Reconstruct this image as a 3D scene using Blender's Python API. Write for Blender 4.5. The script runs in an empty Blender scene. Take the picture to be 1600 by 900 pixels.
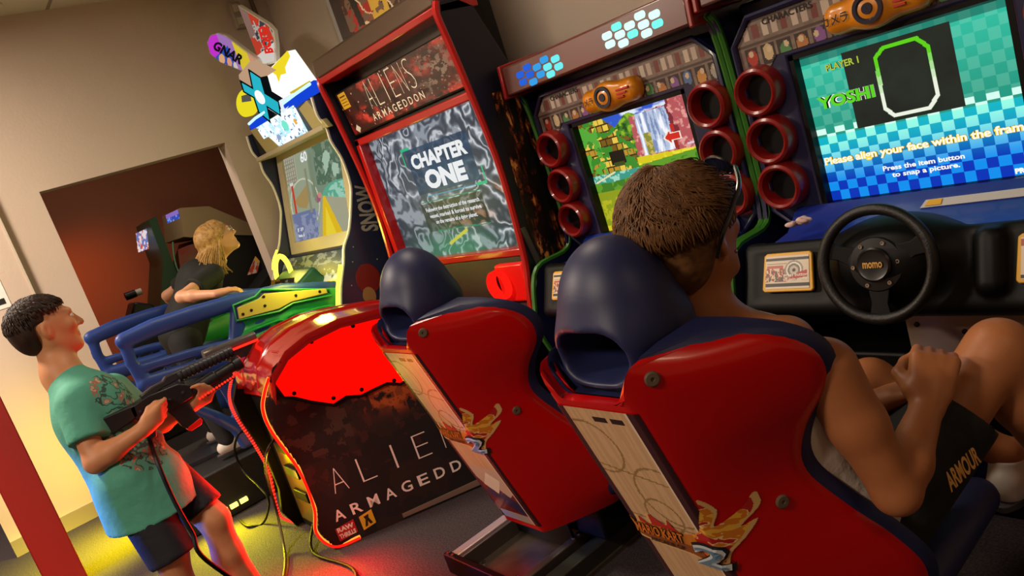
import bpy, bmesh, math, random
import numpy as np
from mathutils import Vector, Matrix

random.seed(7)
rng = np.random.default_rng(7)
PI = math.pi
SC = bpy.context.scene
COL = SC.collection

# ---------------------------------------------------------------- camera, world, lights, exposure
SC.view_settings.view_transform = 'Standard'
SC.view_settings.look = 'None'
SC.view_settings.exposure = 0.0
SC.view_settings.gamma = 1.0
SC.view_settings.use_curve_mapping = False

CAM_LOC = np.array([0.0, 0.0, 1.45])
FOC = 1185.0                                   # focal length in pixels of the 1600 px wide frame
CR = np.array([[0.604821, -0.036155, -0.795540],  # camera right / down / forward in world axes
               [0.733640, -0.363297, 0.574271],
               [-0.309780, -0.930971, -0.193205]])
cam_d = bpy.data.cameras.new('camera')
cam_d.sensor_fit = 'HORIZONTAL'
cam_d.sensor_width = 36.0
cam_d.lens = FOC / 1600.0 * 36.0
cam_d.clip_start = 0.02
cam = bpy.data.objects.new('camera', cam_d)
COL.objects.link(cam)
M3 = CR @ np.diag([1.0, -1.0, -1.0])
cam.matrix_world = Matrix([list(M3[0]) + [CAM_LOC[0]], list(M3[1]) + [CAM_LOC[1]], list(M3[2]) + [CAM_LOC[2]], [0, 0, 0, 1]])
SC.camera = cam

world = bpy.data.worlds.new('world')
SC.world = world
world.use_nodes = True
wb = world.node_tree.nodes['Background']
wb.inputs[0].default_value = (0.55, 0.5, 0.45, 1)
wb.inputs[1].default_value = 0.05


def light(name, kind, loc, power, color, size=0.3, size_y=None, target=None, spot=None, blend=0.6):
    d = bpy.data.lights.new(name, kind)
    d.energy = power
    d.color = color
    if kind == 'AREA':
        d.size = size
        if size_y:
            d.shape = 'RECTANGLE'
            d.size_y = size_y
    else:
        d.shadow_soft_size = size
    if kind == 'SPOT':
        d.spot_size = spot
        d.spot_blend = blend
    o = bpy.data.objects.new(name, d)
    COL.objects.link(o)
    o.location = loc
    if target is not None:
        o.rotation_euler = (Vector(target) - Vector(loc)).to_track_quat('-Z', 'Y').to_euler()
    return o


WARM = (1.0, 0.83, 0.66)
# ceiling fixtures of the hall (their panels are built with the room)
light('ceiling_lamp', 'AREA', (-4.3, -0.9, 3.0), 165, WARM, 0.55, 0.55)
light('ceiling_lamp', 'AREA', (-1.2, -1.6, 3.0), 85, WARM, 0.55, 0.55)
light('ceiling_lamp', 'AREA', (-2.3, 1.35, 3.0), 20, WARM, 0.5, 0.5)
light('ceiling_lamp', 'AREA', (1.6, 0.6, 3.0), 11, (1.0, 0.72, 0.45), 0.55, 0.55)
# coloured light of the machines
light('blue_machine_glow', 'SPOT', (-4.05, -1.10, 0.92), 800, (0.03, 0.16, 1.0), 0.12, target=(-3.05, 0.24, 0.66), spot=0.31, blend=0.5)
light('yellow_led_glow', 'SPOT', (-4.62, 0.50, 0.42), 36, (1.0, 0.72, 0.0), 0.06, target=(-5.45, 0.12, 0.40), spot=1.75, blend=1.0)
light('yellow_floor_glow', 'SPOT', (-4.70, 0.45, 0.50), 240, (1.0, 0.88, 0.0), 0.05, target=(-4.75, 0.20, 0.0), spot=1.9, blend=1.0)
light('yellow_platform_glow', 'SPOT', (-4.06, 0.74, 0.22), 75, (1.0, 0.9, 0.0), 0.04, target=(-3.75, 0.62, 0.0), spot=2.2, blend=1.0)
light('yellow_rail_glow', 'POINT', (-3.78, 1.50, 1.17), 6, (0.95, 1.0, 0.12), 0.07)
light('yellow_arch_glow', 'POINT', (-4.52, 1.66, 1.20), 2.5, (1.0, 0.85, 0.15), 0.06)
light('red_pedestal_glow', 'AREA', (-2.95, 0.80, 0.40), 38, (1.0, 0.01, 0.006), 0.25, 0.5, target=(-2.75, 0.3, 0.22))
light('red_rope_glow', 'SPOT', (-2.93, 0.86, 0.30), 40, (1.0, 0.012, 0.008), 0.05, target=(-2.78, 0.80, 0.0), spot=1.9, blend=1.0)
light('gold_front_glow', 'POINT', (-3.34, 0.86, 0.30), 2.2, (1.0, 0.55, 0.05), 0.03)
light('orange_alcove_lamp', 'SPOT', (-6.75, 0.7, 1.75), 34, (1.0, 0.22, 0.03), 0.1, target=(-7.65, 1.15, 1.15), spot=1.5, blend=1.0)
light('alcove_fill_light', 'AREA', (-6.0, 1.2, 2.7), 14, WARM, 0.3, 0.3)  # unseen fill light, added to brighten the beige hood in the side room


# ---------------------------------------------------------------- helpers
def P(u, v, d):
    return tuple(CAM_LOC + (CR @ np.array([u - 800.0, v - 450.0, FOC])) / FOC * d)


def on_x(u, v, x):
    r = CR @ np.array([u - 800.0, v - 450.0, FOC])
    return tuple(CAM_LOC + r * (x / r[0]))


def on_y(u, v, y):
    r = CR @ np.array([u - 800.0, v - 450.0, FOC])
    return tuple(CAM_LOC + r * (y / r[1]))


def on_z(u, v, z):
    r = CR @ np.array([u - 800.0, v - 450.0, FOC])
    return tuple(CAM_LOC + r * ((z - CAM_LOC[2]) / r[2]))


def lin(c):
    """hex string or 0-255 sRGB triple -> linear rgb"""
    if isinstance(c, str):
        c = [int(c[i:i + 2], 16) for i in (0, 2, 4)]
    return tuple(((x / 255.0) / 12.92 if x <= 10 else ((x / 255.0 + 0.055) / 1.055) ** 2.4) for x in c)


MATS = {}


def mat(name, c, rough=0.5, metal=0.0, emit=0.0, coat=0.0, ecol=None, noise=None, bump=None, spec=0.5, alpha=None, trans=0.0, sub=0.0):
    """procedural material. noise=(scale, other colour, contrast) mixes a second colour; bump=(scale, strength)"""
    if name in MATS:
        return MATS[name]
    m = bpy.data.materials.new(name)
    m.use_nodes = True
    nt = m.node_tree
    b = nt.nodes['Principled BSDF']
    col = lin(c) + (1,)
    b.inputs['Base Color'].default_value = col
    b.inputs['Roughness'].default_value = rough
    b.inputs['Metallic'].default_value = metal
    b.inputs['Specular IOR Level'].default_value = spec
    if coat:
        b.inputs['Coat Weight'].default_value = coat
        b.inputs['Coat Roughness'].default_value = 0.08
    if trans:
        b.inputs['Transmission Weight'].default_value = trans
    if sub:
        b.inputs['Subsurface Weight'].default_value = sub
        b.inputs['Subsurface Radius'].default_value = (0.02, 0.008, 0.004)
    if emit:
        b.inputs['Emission Color'].default_value = (lin(ecol) + (1,)) if ecol else col
        b.inputs['Emission Strength'].default_value = emit
    tc = nt.nodes.new('ShaderNodeTexCoord')
    if noise:
        n = nt.nodes.new('ShaderNodeTexNoise')
        n.inputs['Scale'].default_value = noise[0]
        n.inputs['Detail'].default_value = 6
        nt.links.new(tc.outputs['Object'], n.inputs['Vector'])
        r = nt.nodes.new('ShaderNodeValToRGB')
        w = noise[2]
        r.color_ramp.elements[0].position = 0.5 - w
        r.color_ramp.elements[0].color = col
        r.color_ramp.elements[1].position = 0.5 + w
        r.color_ramp.elements[1].color = lin(noise[1]) + (1,)
        nt.links.new(n.outputs['Fac'], r.inputs['Fac'])
        nt.links.new(r.outputs['Color'], b.inputs['Base Color'])
    if bump:
        n2 = nt.nodes.new('ShaderNodeTexNoise')
        n2.inputs['Scale'].default_value = bump[0]
        n2.inputs['Detail'].default_value = 4
        nt.links.new(tc.outputs['Object'], n2.inputs['Vector'])
        bp = nt.nodes.new('ShaderNodeBump')
        bp.inputs['Strength'].default_value = bump[1]
        bp.inputs['Distance'].default_value = 0.01
        nt.links.new(n2.outputs['Fac'], bp.inputs['Height'])
        nt.links.new(bp.outputs['Normal'], b.inputs['Normal'])
    MATS[name] = m
    return m


def glow(name, c, strength=1.0):
    """lamp / screen pixel: emission only"""
    if name in MATS:
        return MATS[name]
    m = bpy.data.materials.new(name)
    m.use_nodes = True
    nt = m.node_tree
    nt.nodes.clear()
    e = nt.nodes.new('ShaderNodeEmission')
    e.inputs[0].default_value = lin(c) + (1,)
    e.inputs[1].default_value = strength
    o = nt.nodes.new('ShaderNodeOutputMaterial')
    nt.links.new(e.outputs[0], o.inputs[0])
    MATS[name] = m
    return m


def print_mat(name, rough=0.35, coat=0.0, screen=0.0):
    """print (or, with screen > 0, lit screen) whose artwork is the mesh's colour attribute 'ink'"""
    if name in MATS:
        return MATS[name]
    m = bpy.data.materials.new(name)
    m.use_nodes = True
    nt = m.node_tree
    b = nt.nodes['Principled BSDF']
    a = nt.nodes.new('ShaderNodeAttribute')
    a.attribute_name = 'ink'
    b.inputs['Roughness'].default_value = rough
    if coat:
        b.inputs['Coat Weight'].default_value = coat
    if screen:
        b.inputs['Base Color'].default_value = (0.004, 0.004, 0.004, 1)
        b.inputs['Specular IOR Level'].default_value = 0.15
        nt.links.new(a.outputs['Color'], b.inputs['Emission Color'])
        b.inputs['Emission Strength'].default_value = screen
    else:
        nt.links.new(a.outputs['Color'], b.inputs['Base Color'])
    MATS[name] = m
    return m


def tag(o, label=None, cat=None, group=None, kind=None):
    if label:
        o['label'] = label
    if cat:
        o['category'] = cat
    if group:
        o['group'] = group
    if kind:
        o['kind'] = kind
    return o


def empty(name, loc, label, cat, group=None):
    o = bpy.data.objects.new(name, None)
    COL.objects.link(o)
    o.location = loc
    o.empty_display_size = 0.1
    return tag(o, label, cat, group)


def root_loc(o):
    v = Vector((0, 0, 0))
    while o is not None:
        v += o.location
        o = o.parent
    return v


def link(name, me, m, parent=None, smooth=True, angle=35.0, bevel=0.0, seg=2):
    """mesh in world coordinates -> object, kept in place under its parent"""
    if parent is not None:
        me.transform(Matrix.Translation(-root_loc(parent)))
    for mm in (m if isinstance(m, (list, tuple)) else [m]):
        me.materials.append(mm)
    if smooth and len(me.polygons):
        me.polygons.foreach_set('use_smooth', [True] * len(me.polygons))
        if angle < 180:
            me.set_sharp_from_angle(angle=math.radians(angle))
    o = bpy.data.objects.new(name, me)
    COL.objects.link(o)
    if parent is not None:
        o.parent = parent
    if bevel:
        b = o.modifiers.new('bevel', 'BEVEL')
        b.width = bevel
        b.segments = seg
        b.limit_method = 'ANGLE'
        b.angle_limit = math.radians(40)
    return o


def copy_tree(o, parent=None):
    c = o.copy()
    COL.objects.link(c)
    if parent is not None:
        c.parent = parent
    for ch in list(o.children):
        copy_tree(ch, c)
    return c


def frame_axes(d):
    d = np.asarray(d, float)
    d = d / (np.linalg.norm(d) + 1e-12)
    a = np.array([0, 0, 1.0]) if abs(d[2]) < 0.9 else np.array([1.0, 0, 0])
    x = np.cross(a, d)
    x /= np.linalg.norm(x)
    return x, np.cross(d, x), d


class MB:
    """collects simple shapes into one mesh"""

    def __init__(s):
        s.v, s.f, s.mi = [], [], []

    def add(s, vs, fs, mi=0):
        n = len(s.v)
        s.v += [tuple(map(float, p)) for p in vs]
        for f in fs:
            s.f.append(tuple(n + i for i in f))
            s.mi.append(mi)
        return s

    def box(s, c, size, rot=None, mi=0):
        hx, hy, hz = [k / 2 for k in size]
        vs = [Vector((x, y, z)) for x in (-hx, hx) for y in (-hy, hy) for z in (-hz, hz)]
        if rot is not None:
            vs = [rot @ p for p in vs]
        vs = [p + Vector(c) for p in vs]
        return s.add(vs, [(0, 1, 3, 2), (4, 6, 7, 5), (0, 4, 5, 1), (2, 3, 7, 6), (0, 2, 6, 4), (1, 5, 7, 3)], mi)

    def span(s, lo, hi, mi=0):
        return s.box([(a + b) / 2 for a, b in zip(lo, hi)], [abs(b - a) for a, b in zip(lo, hi)], mi=mi)

    def slab(s, pts, off, mi=0):
        """closed polygon (3D points) extruded by the vector off"""
        n = len(pts)
        off = np.asarray(off, float)
        a = [np.asarray(p, float) for p in pts]
        vs = a + [p + off for p in a]
        nrm = np.zeros(3)
        for i in range(n):
            nrm += np.cross(a[i], a[(i + 1) % n])
        flip = nrm @ off > 0
        f0, f1 = tuple(range(n)), tuple(range(2 * n - 1, n - 1, -1))
        sides = [(i, i + n, (i + 1) % n + n, (i + 1) % n) for i in range(n)]
        if flip:
            f0, f1, sides = f0[::-1], f1[::-1], [q[::-1] for q in sides]
        return s.add(vs, [f0, f1] + sides, mi)

    def face(s, pts, mi=0):
        return s.add(pts, [tuple(range(len(pts)))], mi)

    def cyl(s, p0, p1, r0, r1=None, n=20, cap=True, mi=0):
        r1 = r0 if r1 is None else r1
        p0, p1 = np.asarray(p0, float), np.asarray(p1, float)
        x, y, d = frame_axes(p1 - p0)
        vs = []
        for p, r in ((p0, r0), (p1, r1)):
            for i in range(n):
                t = 2 * PI * i / n
                vs.append(p + r * (math.cos(t) * x + math.sin(t) * y))
        fs = [(i, (i + 1) % n, (i + 1) % n + n, i + n) for i in range(n)]
        if cap:
            fs += [tuple(range(n - 1, -1, -1)), tuple(range(n, 2 * n))]
        return s.add(vs, fs, mi)

    def lathe(s, p, axis, prof, n=28, mi=0):
        """prof = [(distance along axis, radius)], closed when first == last"""
        p = np.asarray(p, float)
        x, y, d = frame_axes(axis)
        vs = []
        for a, r in prof:
            for i in range(n):
                t = 2 * PI * i / n
                vs.append(p + a * d + r * (math.cos(t) * x + math.sin(t) * y))
        fs = []
        for j in range(len(prof) - 1):
            for i in range(n):
                k = (i + 1) % n
                fs.append((j * n + i, j * n + k, (j + 1) * n + k, (j + 1) * n + i))
        return s.add(vs, fs, mi)

    def tube(s, pts, r, n=8, closed=False, mi=0, flat=None):
        """tube along points; r number or list; flat=(axis vector, factor) squashes it"""
        pts = [np.asarray(p, float) for p in pts]
        m = len(pts)
        rs = r if isinstance(r, (list, tuple, np.ndarray)) else [r] * m
        vs = []
        px = None
        for i in range(m):
            if closed:
                d = pts[(i + 1) % m] - pts[i - 1]
            else:
                d = pts[min(i + 1, m - 1)] - pts[max(i - 1, 0)]
            d = d / (np.linalg.norm(d) + 1e-9)
            if px is None:
                px, py, _ = frame_axes(d)
            else:
                px = px - d * (px @ d)
                px /= np.linalg.norm(px) + 1e-9
                py = np.cross(d, px)
            for k in range(n):
                t = 2 * PI * k / n
                o = rs[i] * (math.cos(t) * px + math.sin(t) * py)
                if flat is not None:
                    ax = np.asarray(flat[0], float)
                    o = o - ax * (o @ ax) * (1 - flat[1])
                vs.append(pts[i] + o)
        fs = []
        for i in range(m if closed else m - 1):
            j = (i + 1) % m
            for k in range(n):
                q = (k + 1) % n
                fs.append((i * n + k, i * n + q, j * n + q, j * n + k))
        if not closed:
            fs += [tuple(range(n - 1, -1, -1)), tuple((m - 1) * n + k for k in range(n))]
        return s.add(vs, fs, mi)

    def mesh(s, name='mesh'):
        me = bpy.data.meshes.new(name)
        me.from_pydata(s.v, [], s.f)
        if any(s.mi):
            me.polygons.foreach_set('material_index', s.mi)
        me.update()
        return me

    def build(s, name, m, parent=None, fix=False, **kw):
        me = s.mesh(name)
        if fix:
            bm = bmesh.new()
            bm.from_mesh(me)
            bmesh.ops.remove_doubles(bm, verts=bm.verts, dist=1e-5)
            bmesh.ops.recalc_face_normals(bm, faces=bm.faces)
            bm.to_mesh(me)
            bm.free()
        return link(name, me, m, parent, **kw)


def smooth_path(pts, n=8, closed=False):
    """Catmull-Rom through points"""
    p = [np.asarray(q, float) for q in pts]
    m = len(p)
    out = []
    for i in range(m if closed else m - 1):
        a = p[i - 1] if (closed or i > 0) else p[0]
        b, c = p[i], p[(i + 1) % m]
        d = p[(i + 2) % m] if (closed or i + 2 < m) else p[-1]
        for k in range(n):
            t = k / n
            out.append(0.5 * ((2 * b) + (c - a) * t + (2 * a - 5 * b + 4 * c - d) * t * t + (3 * b - a - 3 * c + d) * t ** 3))
    if not closed:
        out.append(p[-1])
    return out


def bil(bl, br, tr, tl, off=0.0):
    """map (s, t) in the unit square onto a quad, lifted by off along its normal (towards the reader)"""
    bl, br, tr, tl = [np.asarray(q, float) for q in (bl, br, tr, tl)]
    n = np.cross(br - bl, tl - bl)
    n = n / np.linalg.norm(n) * off

    def f(s, t):
        s, t = np.asarray(s, float)[..., None], np.asarray(t, float)[..., None]
        return bl * (1 - s) * (1 - t) + br * s * (1 - t) + tr * s * t + tl * (1 - s) * t + n
    return f


def painted(name, fmap, nx, ny, paint, m, parent=None, mask=None):
    """flat or curved print: a grid laid by fmap(s, t); paint(S, T) gives linear rgb per cell"""
    s = np.linspace(0, 1, nx + 1)
    t = np.linspace(0, 1, ny + 1)
    S, T = np.meshgrid(s, t)
    V = fmap(S, T).reshape(-1, 3)
    idx = np.arange((nx + 1) * (ny + 1)).reshape(ny + 1, nx + 1)
    F = np.stack([idx[:-1, :-1], idx[:-1, 1:], idx[1:, 1:], idx[1:, :-1]], -1).reshape(-1, 4)
    SC_, TC_ = np.meshgrid((s[:-1] + s[1:]) / 2, (t[:-1] + t[1:]) / 2)
    C = np.clip(np.asarray(paint(SC_, TC_), float), 0, 8).reshape(-1, 3)
    if mask is not None:
        keep = mask(SC_, TC_).reshape(-1)
        F, C = F[keep], C[keep]
        used, inv = np.unique(F.ravel(), return_inverse=True)
        V, F = V[used], inv.reshape(-1, 4)
    me = bpy.data.meshes.new(name)
    me.from_pydata(V.tolist(), [], F.tolist())
    a = me.color_attributes.new('ink', 'FLOAT_COLOR', 'CORNER')
    cc = np.ones((len(F) * 4, 4), np.float32)
    cc[:, :3] = np.repeat(C, 4, axis=0)
    a.data.foreach_set('color', cc.ravel())
    me.update()
    return link(name, me, m, parent, smooth=True, angle=180)


# ---- numpy painting helpers (pictures on prints and screens)
def hashn(ix, iy, seed):
    h = np.sin(ix * 127.1 + iy * 311.7 + seed * 74.7) * 43758.5453
    return h - np.floor(h)


def vnoise(x, y, seed=0, oct=4):
    o = np.zeros_like(x, float)
    amp, tot = 1.0, 0.0
    for k in range(oct):
        xi, yi = np.floor(x), np.floor(y)
        fx, fy = x - xi, y - yi
        fx, fy = fx * fx * (3 - 2 * fx), fy * fy * (3 - 2 * fy)
        a = hashn(xi, yi, seed + k)
        b = hashn(xi + 1, yi, seed + k)
        c = hashn(xi, yi + 1, seed + k)
        d = hashn(xi + 1, yi + 1, seed + k)
        o += amp * ((a * (1 - fx) + b * fx) * (1 - fy) + (c * (1 - fx) + d * fx) * fy)
        tot += amp
        amp *= 0.5
        x, y = x * 2.03, y * 2.03
    return o / tot


def sm(e0, e1, x):
    t = np.clip((x - e0) / (e1 - e0), 0, 1)
    return t * t * (3 - 2 * t)


class Art:
    """layered picture over arrays S, T"""

    def __init__(s, S, T, base):
        s.S, s.T = S, T
        s.c = np.broadcast_to(np.array(lin(base)), S.shape + (3,)).copy()

    def put(s, m, col):
        m = np.asarray(m, float)[..., None]
        col = np.asarray(lin(col) if isinstance(col, (str, tuple, list)) else col)
        s.c = s.c * (1 - m) + col * m
        return s

    def rect(s, x0, y0, x1, y1, col):
        return s.put((s.S >= x0) & (s.S <= x1) & (s.T >= y0) & (s.T <= y1), col)

    def disc(s, x, y, rx, ry, col):
        return s.put(((s.S - x) / rx) ** 2 + ((s.T - y) / ry) ** 2 < 1, col)

    def poly(s, pts, col):
        ins = np.zeros(s.S.shape, bool)
        n = len(pts)
        for i in range(n):
            (x0, y0), (x1, y1) = pts[i], pts[(i + 1) % n]
            if y0 == y1:
                continue
            c = ((s.T >= min(y0, y1)) & (s.T < max(y0, y1)))
            xx = x0 + (s.T - y0) * (x1 - x0) / (y1 - y0)
            ins ^= c & (s.S < xx)
        return s.put(ins, col)

    def line(s, x0, y0, x1, y1, w, col, ar=1.0):
        dx, dy = (x1 - x0) * ar, y1 - y0
        px, py = (s.S - x0) * ar, s.T - y0
        t = np.clip((px * dx + py * dy) / (dx * dx + dy * dy + 1e-12), 0, 1)
        return s.put((px - t * dx) ** 2 + (py - t * dy) ** 2 < w * w, col)


def text_geo(s, bold=0.0, spacing=1.0):
    cu = bpy.data.curves.new('lettering', 'FONT')
    cu.body = s
    cu.size = 1.0
    cu.offset = bold
    cu.space_character = spacing
    cu.resolution_u = 3
    o = bpy.data.objects.new('lettering', cu)
    COL.objects.link(o)
    dg = bpy.context.evaluated_depsgraph_get()
    me = bpy.data.meshes.new_from_object(o.evaluated_get(dg))
    bpy.data.objects.remove(o)
    bpy.data.curves.remove(cu)
    v = np.array([p.co[:] for p in me.vertices]).reshape(-1, 3)
    f = [tuple(p.vertices) for p in me.polygons]
    bpy.data.meshes.remove(me)
    return v, f


def lettering(name, s, fmap, x0, y0, x1, y1, m, parent=None, bold=0.0, spacing=1.0, shear=0.0, fit=None, fine=0.0):
    """text laid on a surface: its ink box is stretched to (x0,y0)-(x1,y1) of the map's unit square.
    fit: reference string that gives the vertical ink box (for lines with descenders)"""
    v, f = text_geo(s, bold, spacing)
    if len(v) == 0:
        return None
    ref = text_geo(fit, bold)[0] if fit else v
    if fine:                                     # split long edges so the letters can follow a curved surface
        bm = bmesh.new()
        bv = [bm.verts.new(p) for p in v]
        for q in f:
            try:
                bm.faces.new([bv[i] for i in q])
            except ValueError:
                pass
        for _ in range(6):
            bmesh.ops.triangulate(bm, faces=bm.faces[:])
            es = [e for e in bm.edges if e.calc_length() > fine]
            if not es:
                break
            bmesh.ops.subdivide_edges(bm, edges=es, cuts=1)
        bmesh.ops.triangulate(bm, faces=bm.faces[:])
        bm.verts.index_update()
        v = np.array([p.co[:] for p in bm.verts])
        f = [tuple(x.index for x in q.verts) for q in bm.faces]
        bm.free()
    lo, hi = v[:, 0].min(), v[:, 0].max()
    ylo, yhi = ref[:, 1].min(), ref[:, 1].max()
    a = (v[:, 0] - lo) / (hi - lo)
    b = (v[:, 1] - ylo) / (yhi - ylo)
    V = fmap(x0 + (x1 - x0) * a + shear * b, y0 + (y1 - y0) * b)
    me = bpy.data.meshes.new(name)
    me.from_pydata(V.tolist(), [], f)
    me.update()
    return link(name, me, m, parent, smooth=False)


# ---- signed-distance sculpting for organic shapes
class Sculpt:
    def __init__(s, lo, hi, res):
        s.lo, s.res = np.array(lo, float), res
        s.n = np.maximum(np.ceil((np.array(hi) - s.lo) / res).astype(int) + 1, 4)
        s.d = np.full(s.n, 1.0, np.float32)
        s.ax = [(s.lo[i] + res * np.arange(s.n[i])).astype(np.float32) for i in range(3)]

    def _sub(s, lo, hi, pad):
        i0 = np.clip(np.floor((np.asarray(lo) - pad - s.lo) / s.res).astype(int), 0, s.n)
        i1 = np.clip(np.ceil((np.asarray(hi) + pad - s.lo) / s.res).astype(int) + 1, 0, s.n)
        if (i1 <= i0).any():
            return None, None
        sl = tuple(slice(a, b) for a, b in zip(i0, i1))
        return sl, np.meshgrid(*[s.ax[i][sl[i]] for i in range(3)], indexing='ij', sparse=True)

    def _mix(s, sl, e, k, sub=False):
        a = s.d[sl]
        if sub:
            e = -e
            if k > 0:
                h = np.clip(0.5 - 0.5 * (a - e) / k, 0, 1)
                s.d[sl] = a * (1 - h) + e * h + k * h * (1 - h)
            else:
                s.d[sl] = np.maximum(a, e)
        elif k > 0:
            h = np.clip(0.5 + 0.5 * (a - e) / k, 0, 1)
            s.d[sl] = a * (1 - h) + e * h - k * h * (1 - h)
        else:
            s.d[sl] = np.minimum(a, e)

    def cone(s, a, b, ra, rb=None, k=0.015, sub=False, flat=None):
        rb = ra if rb is None else rb
        a, b = np.asarray(a, float), np.asarray(b, float)
        R = max(ra, rb)
        sl, g = s._sub(np.minimum(a, b) - R, np.maximum(a, b) + R, k * 1.2 + 3 * s.res)
        if sl is None:
            return s
        ab = b - a
        p = [g[i] - a[i] for i in range(3)]
        t = np.clip((p[0] * ab[0] + p[1] * ab[1] + p[2] * ab[2]) / (ab @ ab + 1e-12), 0, 1)
        q = [p[i] - t * ab[i] for i in range(3)]
        if flat is not None:
            n, fct = np.asarray(flat[0], float), flat[1]
            n = n / np.linalg.norm(n)
            dn = (q[0] * n[0] + q[1] * n[1] + q[2] * n[2]) * (1.0 / fct - 1.0)
            q = [q[i] + dn * n[i] for i in range(3)]
        s._mix(sl, np.sqrt(q[0] ** 2 + q[1] ** 2 + q[2] ** 2) - (ra + (rb - ra) * t), k, sub)
        return s

    def chain(s, pts, rs, k=0.012, **kw):
        for i in range(len(pts) - 1):
            s.cone(pts[i], pts[i + 1], rs[i], rs[i + 1], k, **kw)
        return s

    def ell(s, c, r, M=None, k=0.015, sub=False):
        c, r = np.asarray(c, float), np.asarray(r, float)
        R = r.max()
        sl, g = s._sub(c - R, c + R, k * 1.2 + 3 * s.res)
        if sl is None:
            return s
        p = [g[i] - c[i] for i in range(3)]
        if M is not None:      # columns of M = local axes
            p = [p[0] * M[0][i] + p[1] * M[1][i] + p[2] * M[2][i] for i in range(3)]
        k0 = np.sqrt(sum((p[i] / r[i]) ** 2 for i in range(3)))
        k1 = np.sqrt(sum((p[i] / r[i] ** 2) ** 2 for i in range(3))) + 1e-6
        s._mix(sl, k0 * (k0 - 1) / k1, k, sub)
        return s

    def rbox(s, c, half, rad=0.01, M=None, k=0.0, sub=False):
        c, half = np.asarray(c, float), np.asarray(half, float)
        R = np.linalg.norm(half) if M is not None else half
        sl, g = s._sub(c - R, c + R, k * 1.2 + 3 * s.res)
        if sl is None:
            return s
        p = [g[i] - c[i] for i in range(3)]
        if M is not None:
            p = [p[0] * M[0][i] + p[1] * M[1][i] + p[2] * M[2][i] for i in range(3)]
        q = [np.abs(p[i]) - (half[i] - rad) for i in range(3)]
        e = np.sqrt(sum(np.maximum(x, 0) ** 2 for x in q)) + np.minimum(np.maximum(q[0], np.maximum(q[1], q[2])), 0) - rad
        s._mix(sl, e, k, sub)
        return s

    def cut(s, p, n):
        """keep only the side the normal n points away from"""
        g = np.meshgrid(*s.ax, indexing='ij', sparse=True)
        n = np.asarray(n, float)
        n = n / np.linalg.norm(n)
        s.d = np.maximum(s.d, ((g[0] - p[0]) * n[0] + (g[1] - p[1]) * n[1] + (g[2] - p[2]) * n[2]).astype(np.float32))
        return s

    def like(s):
        o = Sculpt.__new__(Sculpt)
        o.lo, o.res, o.n, o.ax = s.lo, s.res, s.n, s.ax
        o.d = np.full(s.n, 1.0, np.float32)
        return o

    def merge(s, o, k=0.02):
        a, e = s.d, o.d
        h = np.clip(0.5 + 0.5 * (a - e) / k, 0, 1)
        s.d = a * (1 - h) + e * h - k * h * (1 - h)
        return s

    def grow(s, r):
        s.d = s.d - r
        return s

    def mesh(s, name='sculpt', relax=2):
        d = s.d.copy()
        for ax in range(3):
            for e in (0, -1):
                q = [slice(None)] * 3
                q[ax] = e
                d[tuple(q)] = np.maximum(d[tuple(q)], s.res)
        n = np.array(d.shape)
        ins = d < 0
        corners = [(i, j, k) for i in (0, 1) for j in (0, 1) for k in (0, 1)]
        sub = lambda A, c: A[c[0]:n[0] - 1 + c[0], c[1]:n[1] - 1 + c[1], c[2]:n[2] - 1 + c[2]]
        cnt = np.zeros(n - 1, np.int8)
        for c in corners:
            cnt += sub(ins, c)
        act = (cnt > 0) & (cnt < 8)
        I = np.argwhere(act)
        vid = np.full(n - 1, -1, np.int64)
        vid[act] = np.arange(len(I))
        val = {c: d[I[:, 0] + c[0], I[:, 1] + c[1], I[:, 2] + c[2]] for c in corners}
        acc = np.zeros((len(I), 3))
        w = np.zeros(len(I))
        for a in corners:
            for b in corners:
                if a < b and sum(abs(x - y) for x, y in zip(a, b)) == 1:
                    va, vb = val[a], val[b]
                    cr = (va < 0) != (vb < 0)
                    t = np.where(cr, va / np.where(cr, va - vb, 1), 0)
                    pt = np.array(a)[None] + t[:, None] * (np.array(b) - np.array(a))[None]
                    acc += pt * cr[:, None]
                    w += cr
        V = s.lo + (I + acc / w[:, None]) * s.res
        F = []
        for ax in range(3):
            o1, o2 = (ax + 1) % 3, (ax + 2) % 3
            A = np.take(ins, range(n[ax] - 1), ax)
            B = np.take(ins, range(1, n[ax]), ax)
            E = np.argwhere(A != B)
            ok = (E[:, o1] > 0) & (E[:, o2] > 0) & (E[:, o1] < n[o1] - 1) & (E[:, o2] < n[o2] - 1)
            E = E[ok]
            ia = ins[E[:, 0], E[:, 1], E[:, 2]]
            q = []
            for da, db in ((0, 0), (1, 0), (1, 1), (0, 1)):
                c = E.copy()
                c[:, o1] -= da
                c[:, o2] -= db
                q.append(vid[c[:, 0], c[:, 1], c[:, 2]])
            q = np.stack(q, 1)
            q[~ia] = q[~ia][:, ::-1]
            F.append(q)
        F = np.concatenate(F)
        F = F[(F >= 0).all(1)]
        for _ in range(relax):                      # gentle Laplacian
            A = np.zeros_like(V)
            c = np.zeros(len(V))
            for i in range(4):
                np.add.at(A, F[:, i], V[F[:, (i + 1) % 4]])
                np.add.at(c, F[:, i], 1)
            V = 0.5 * V + 0.5 * A / np.maximum(c, 1)[:, None]
        me = bpy.data.meshes.new(name)
        me.from_pydata(V.tolist(), [], F.tolist())
        me.update()
        s.nv = len(V)
        return me

    def build(s, name, m, parent=None, relax=2):
        return link(name, s.mesh(name, relax), m, parent, smooth=True, angle=180)


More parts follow.
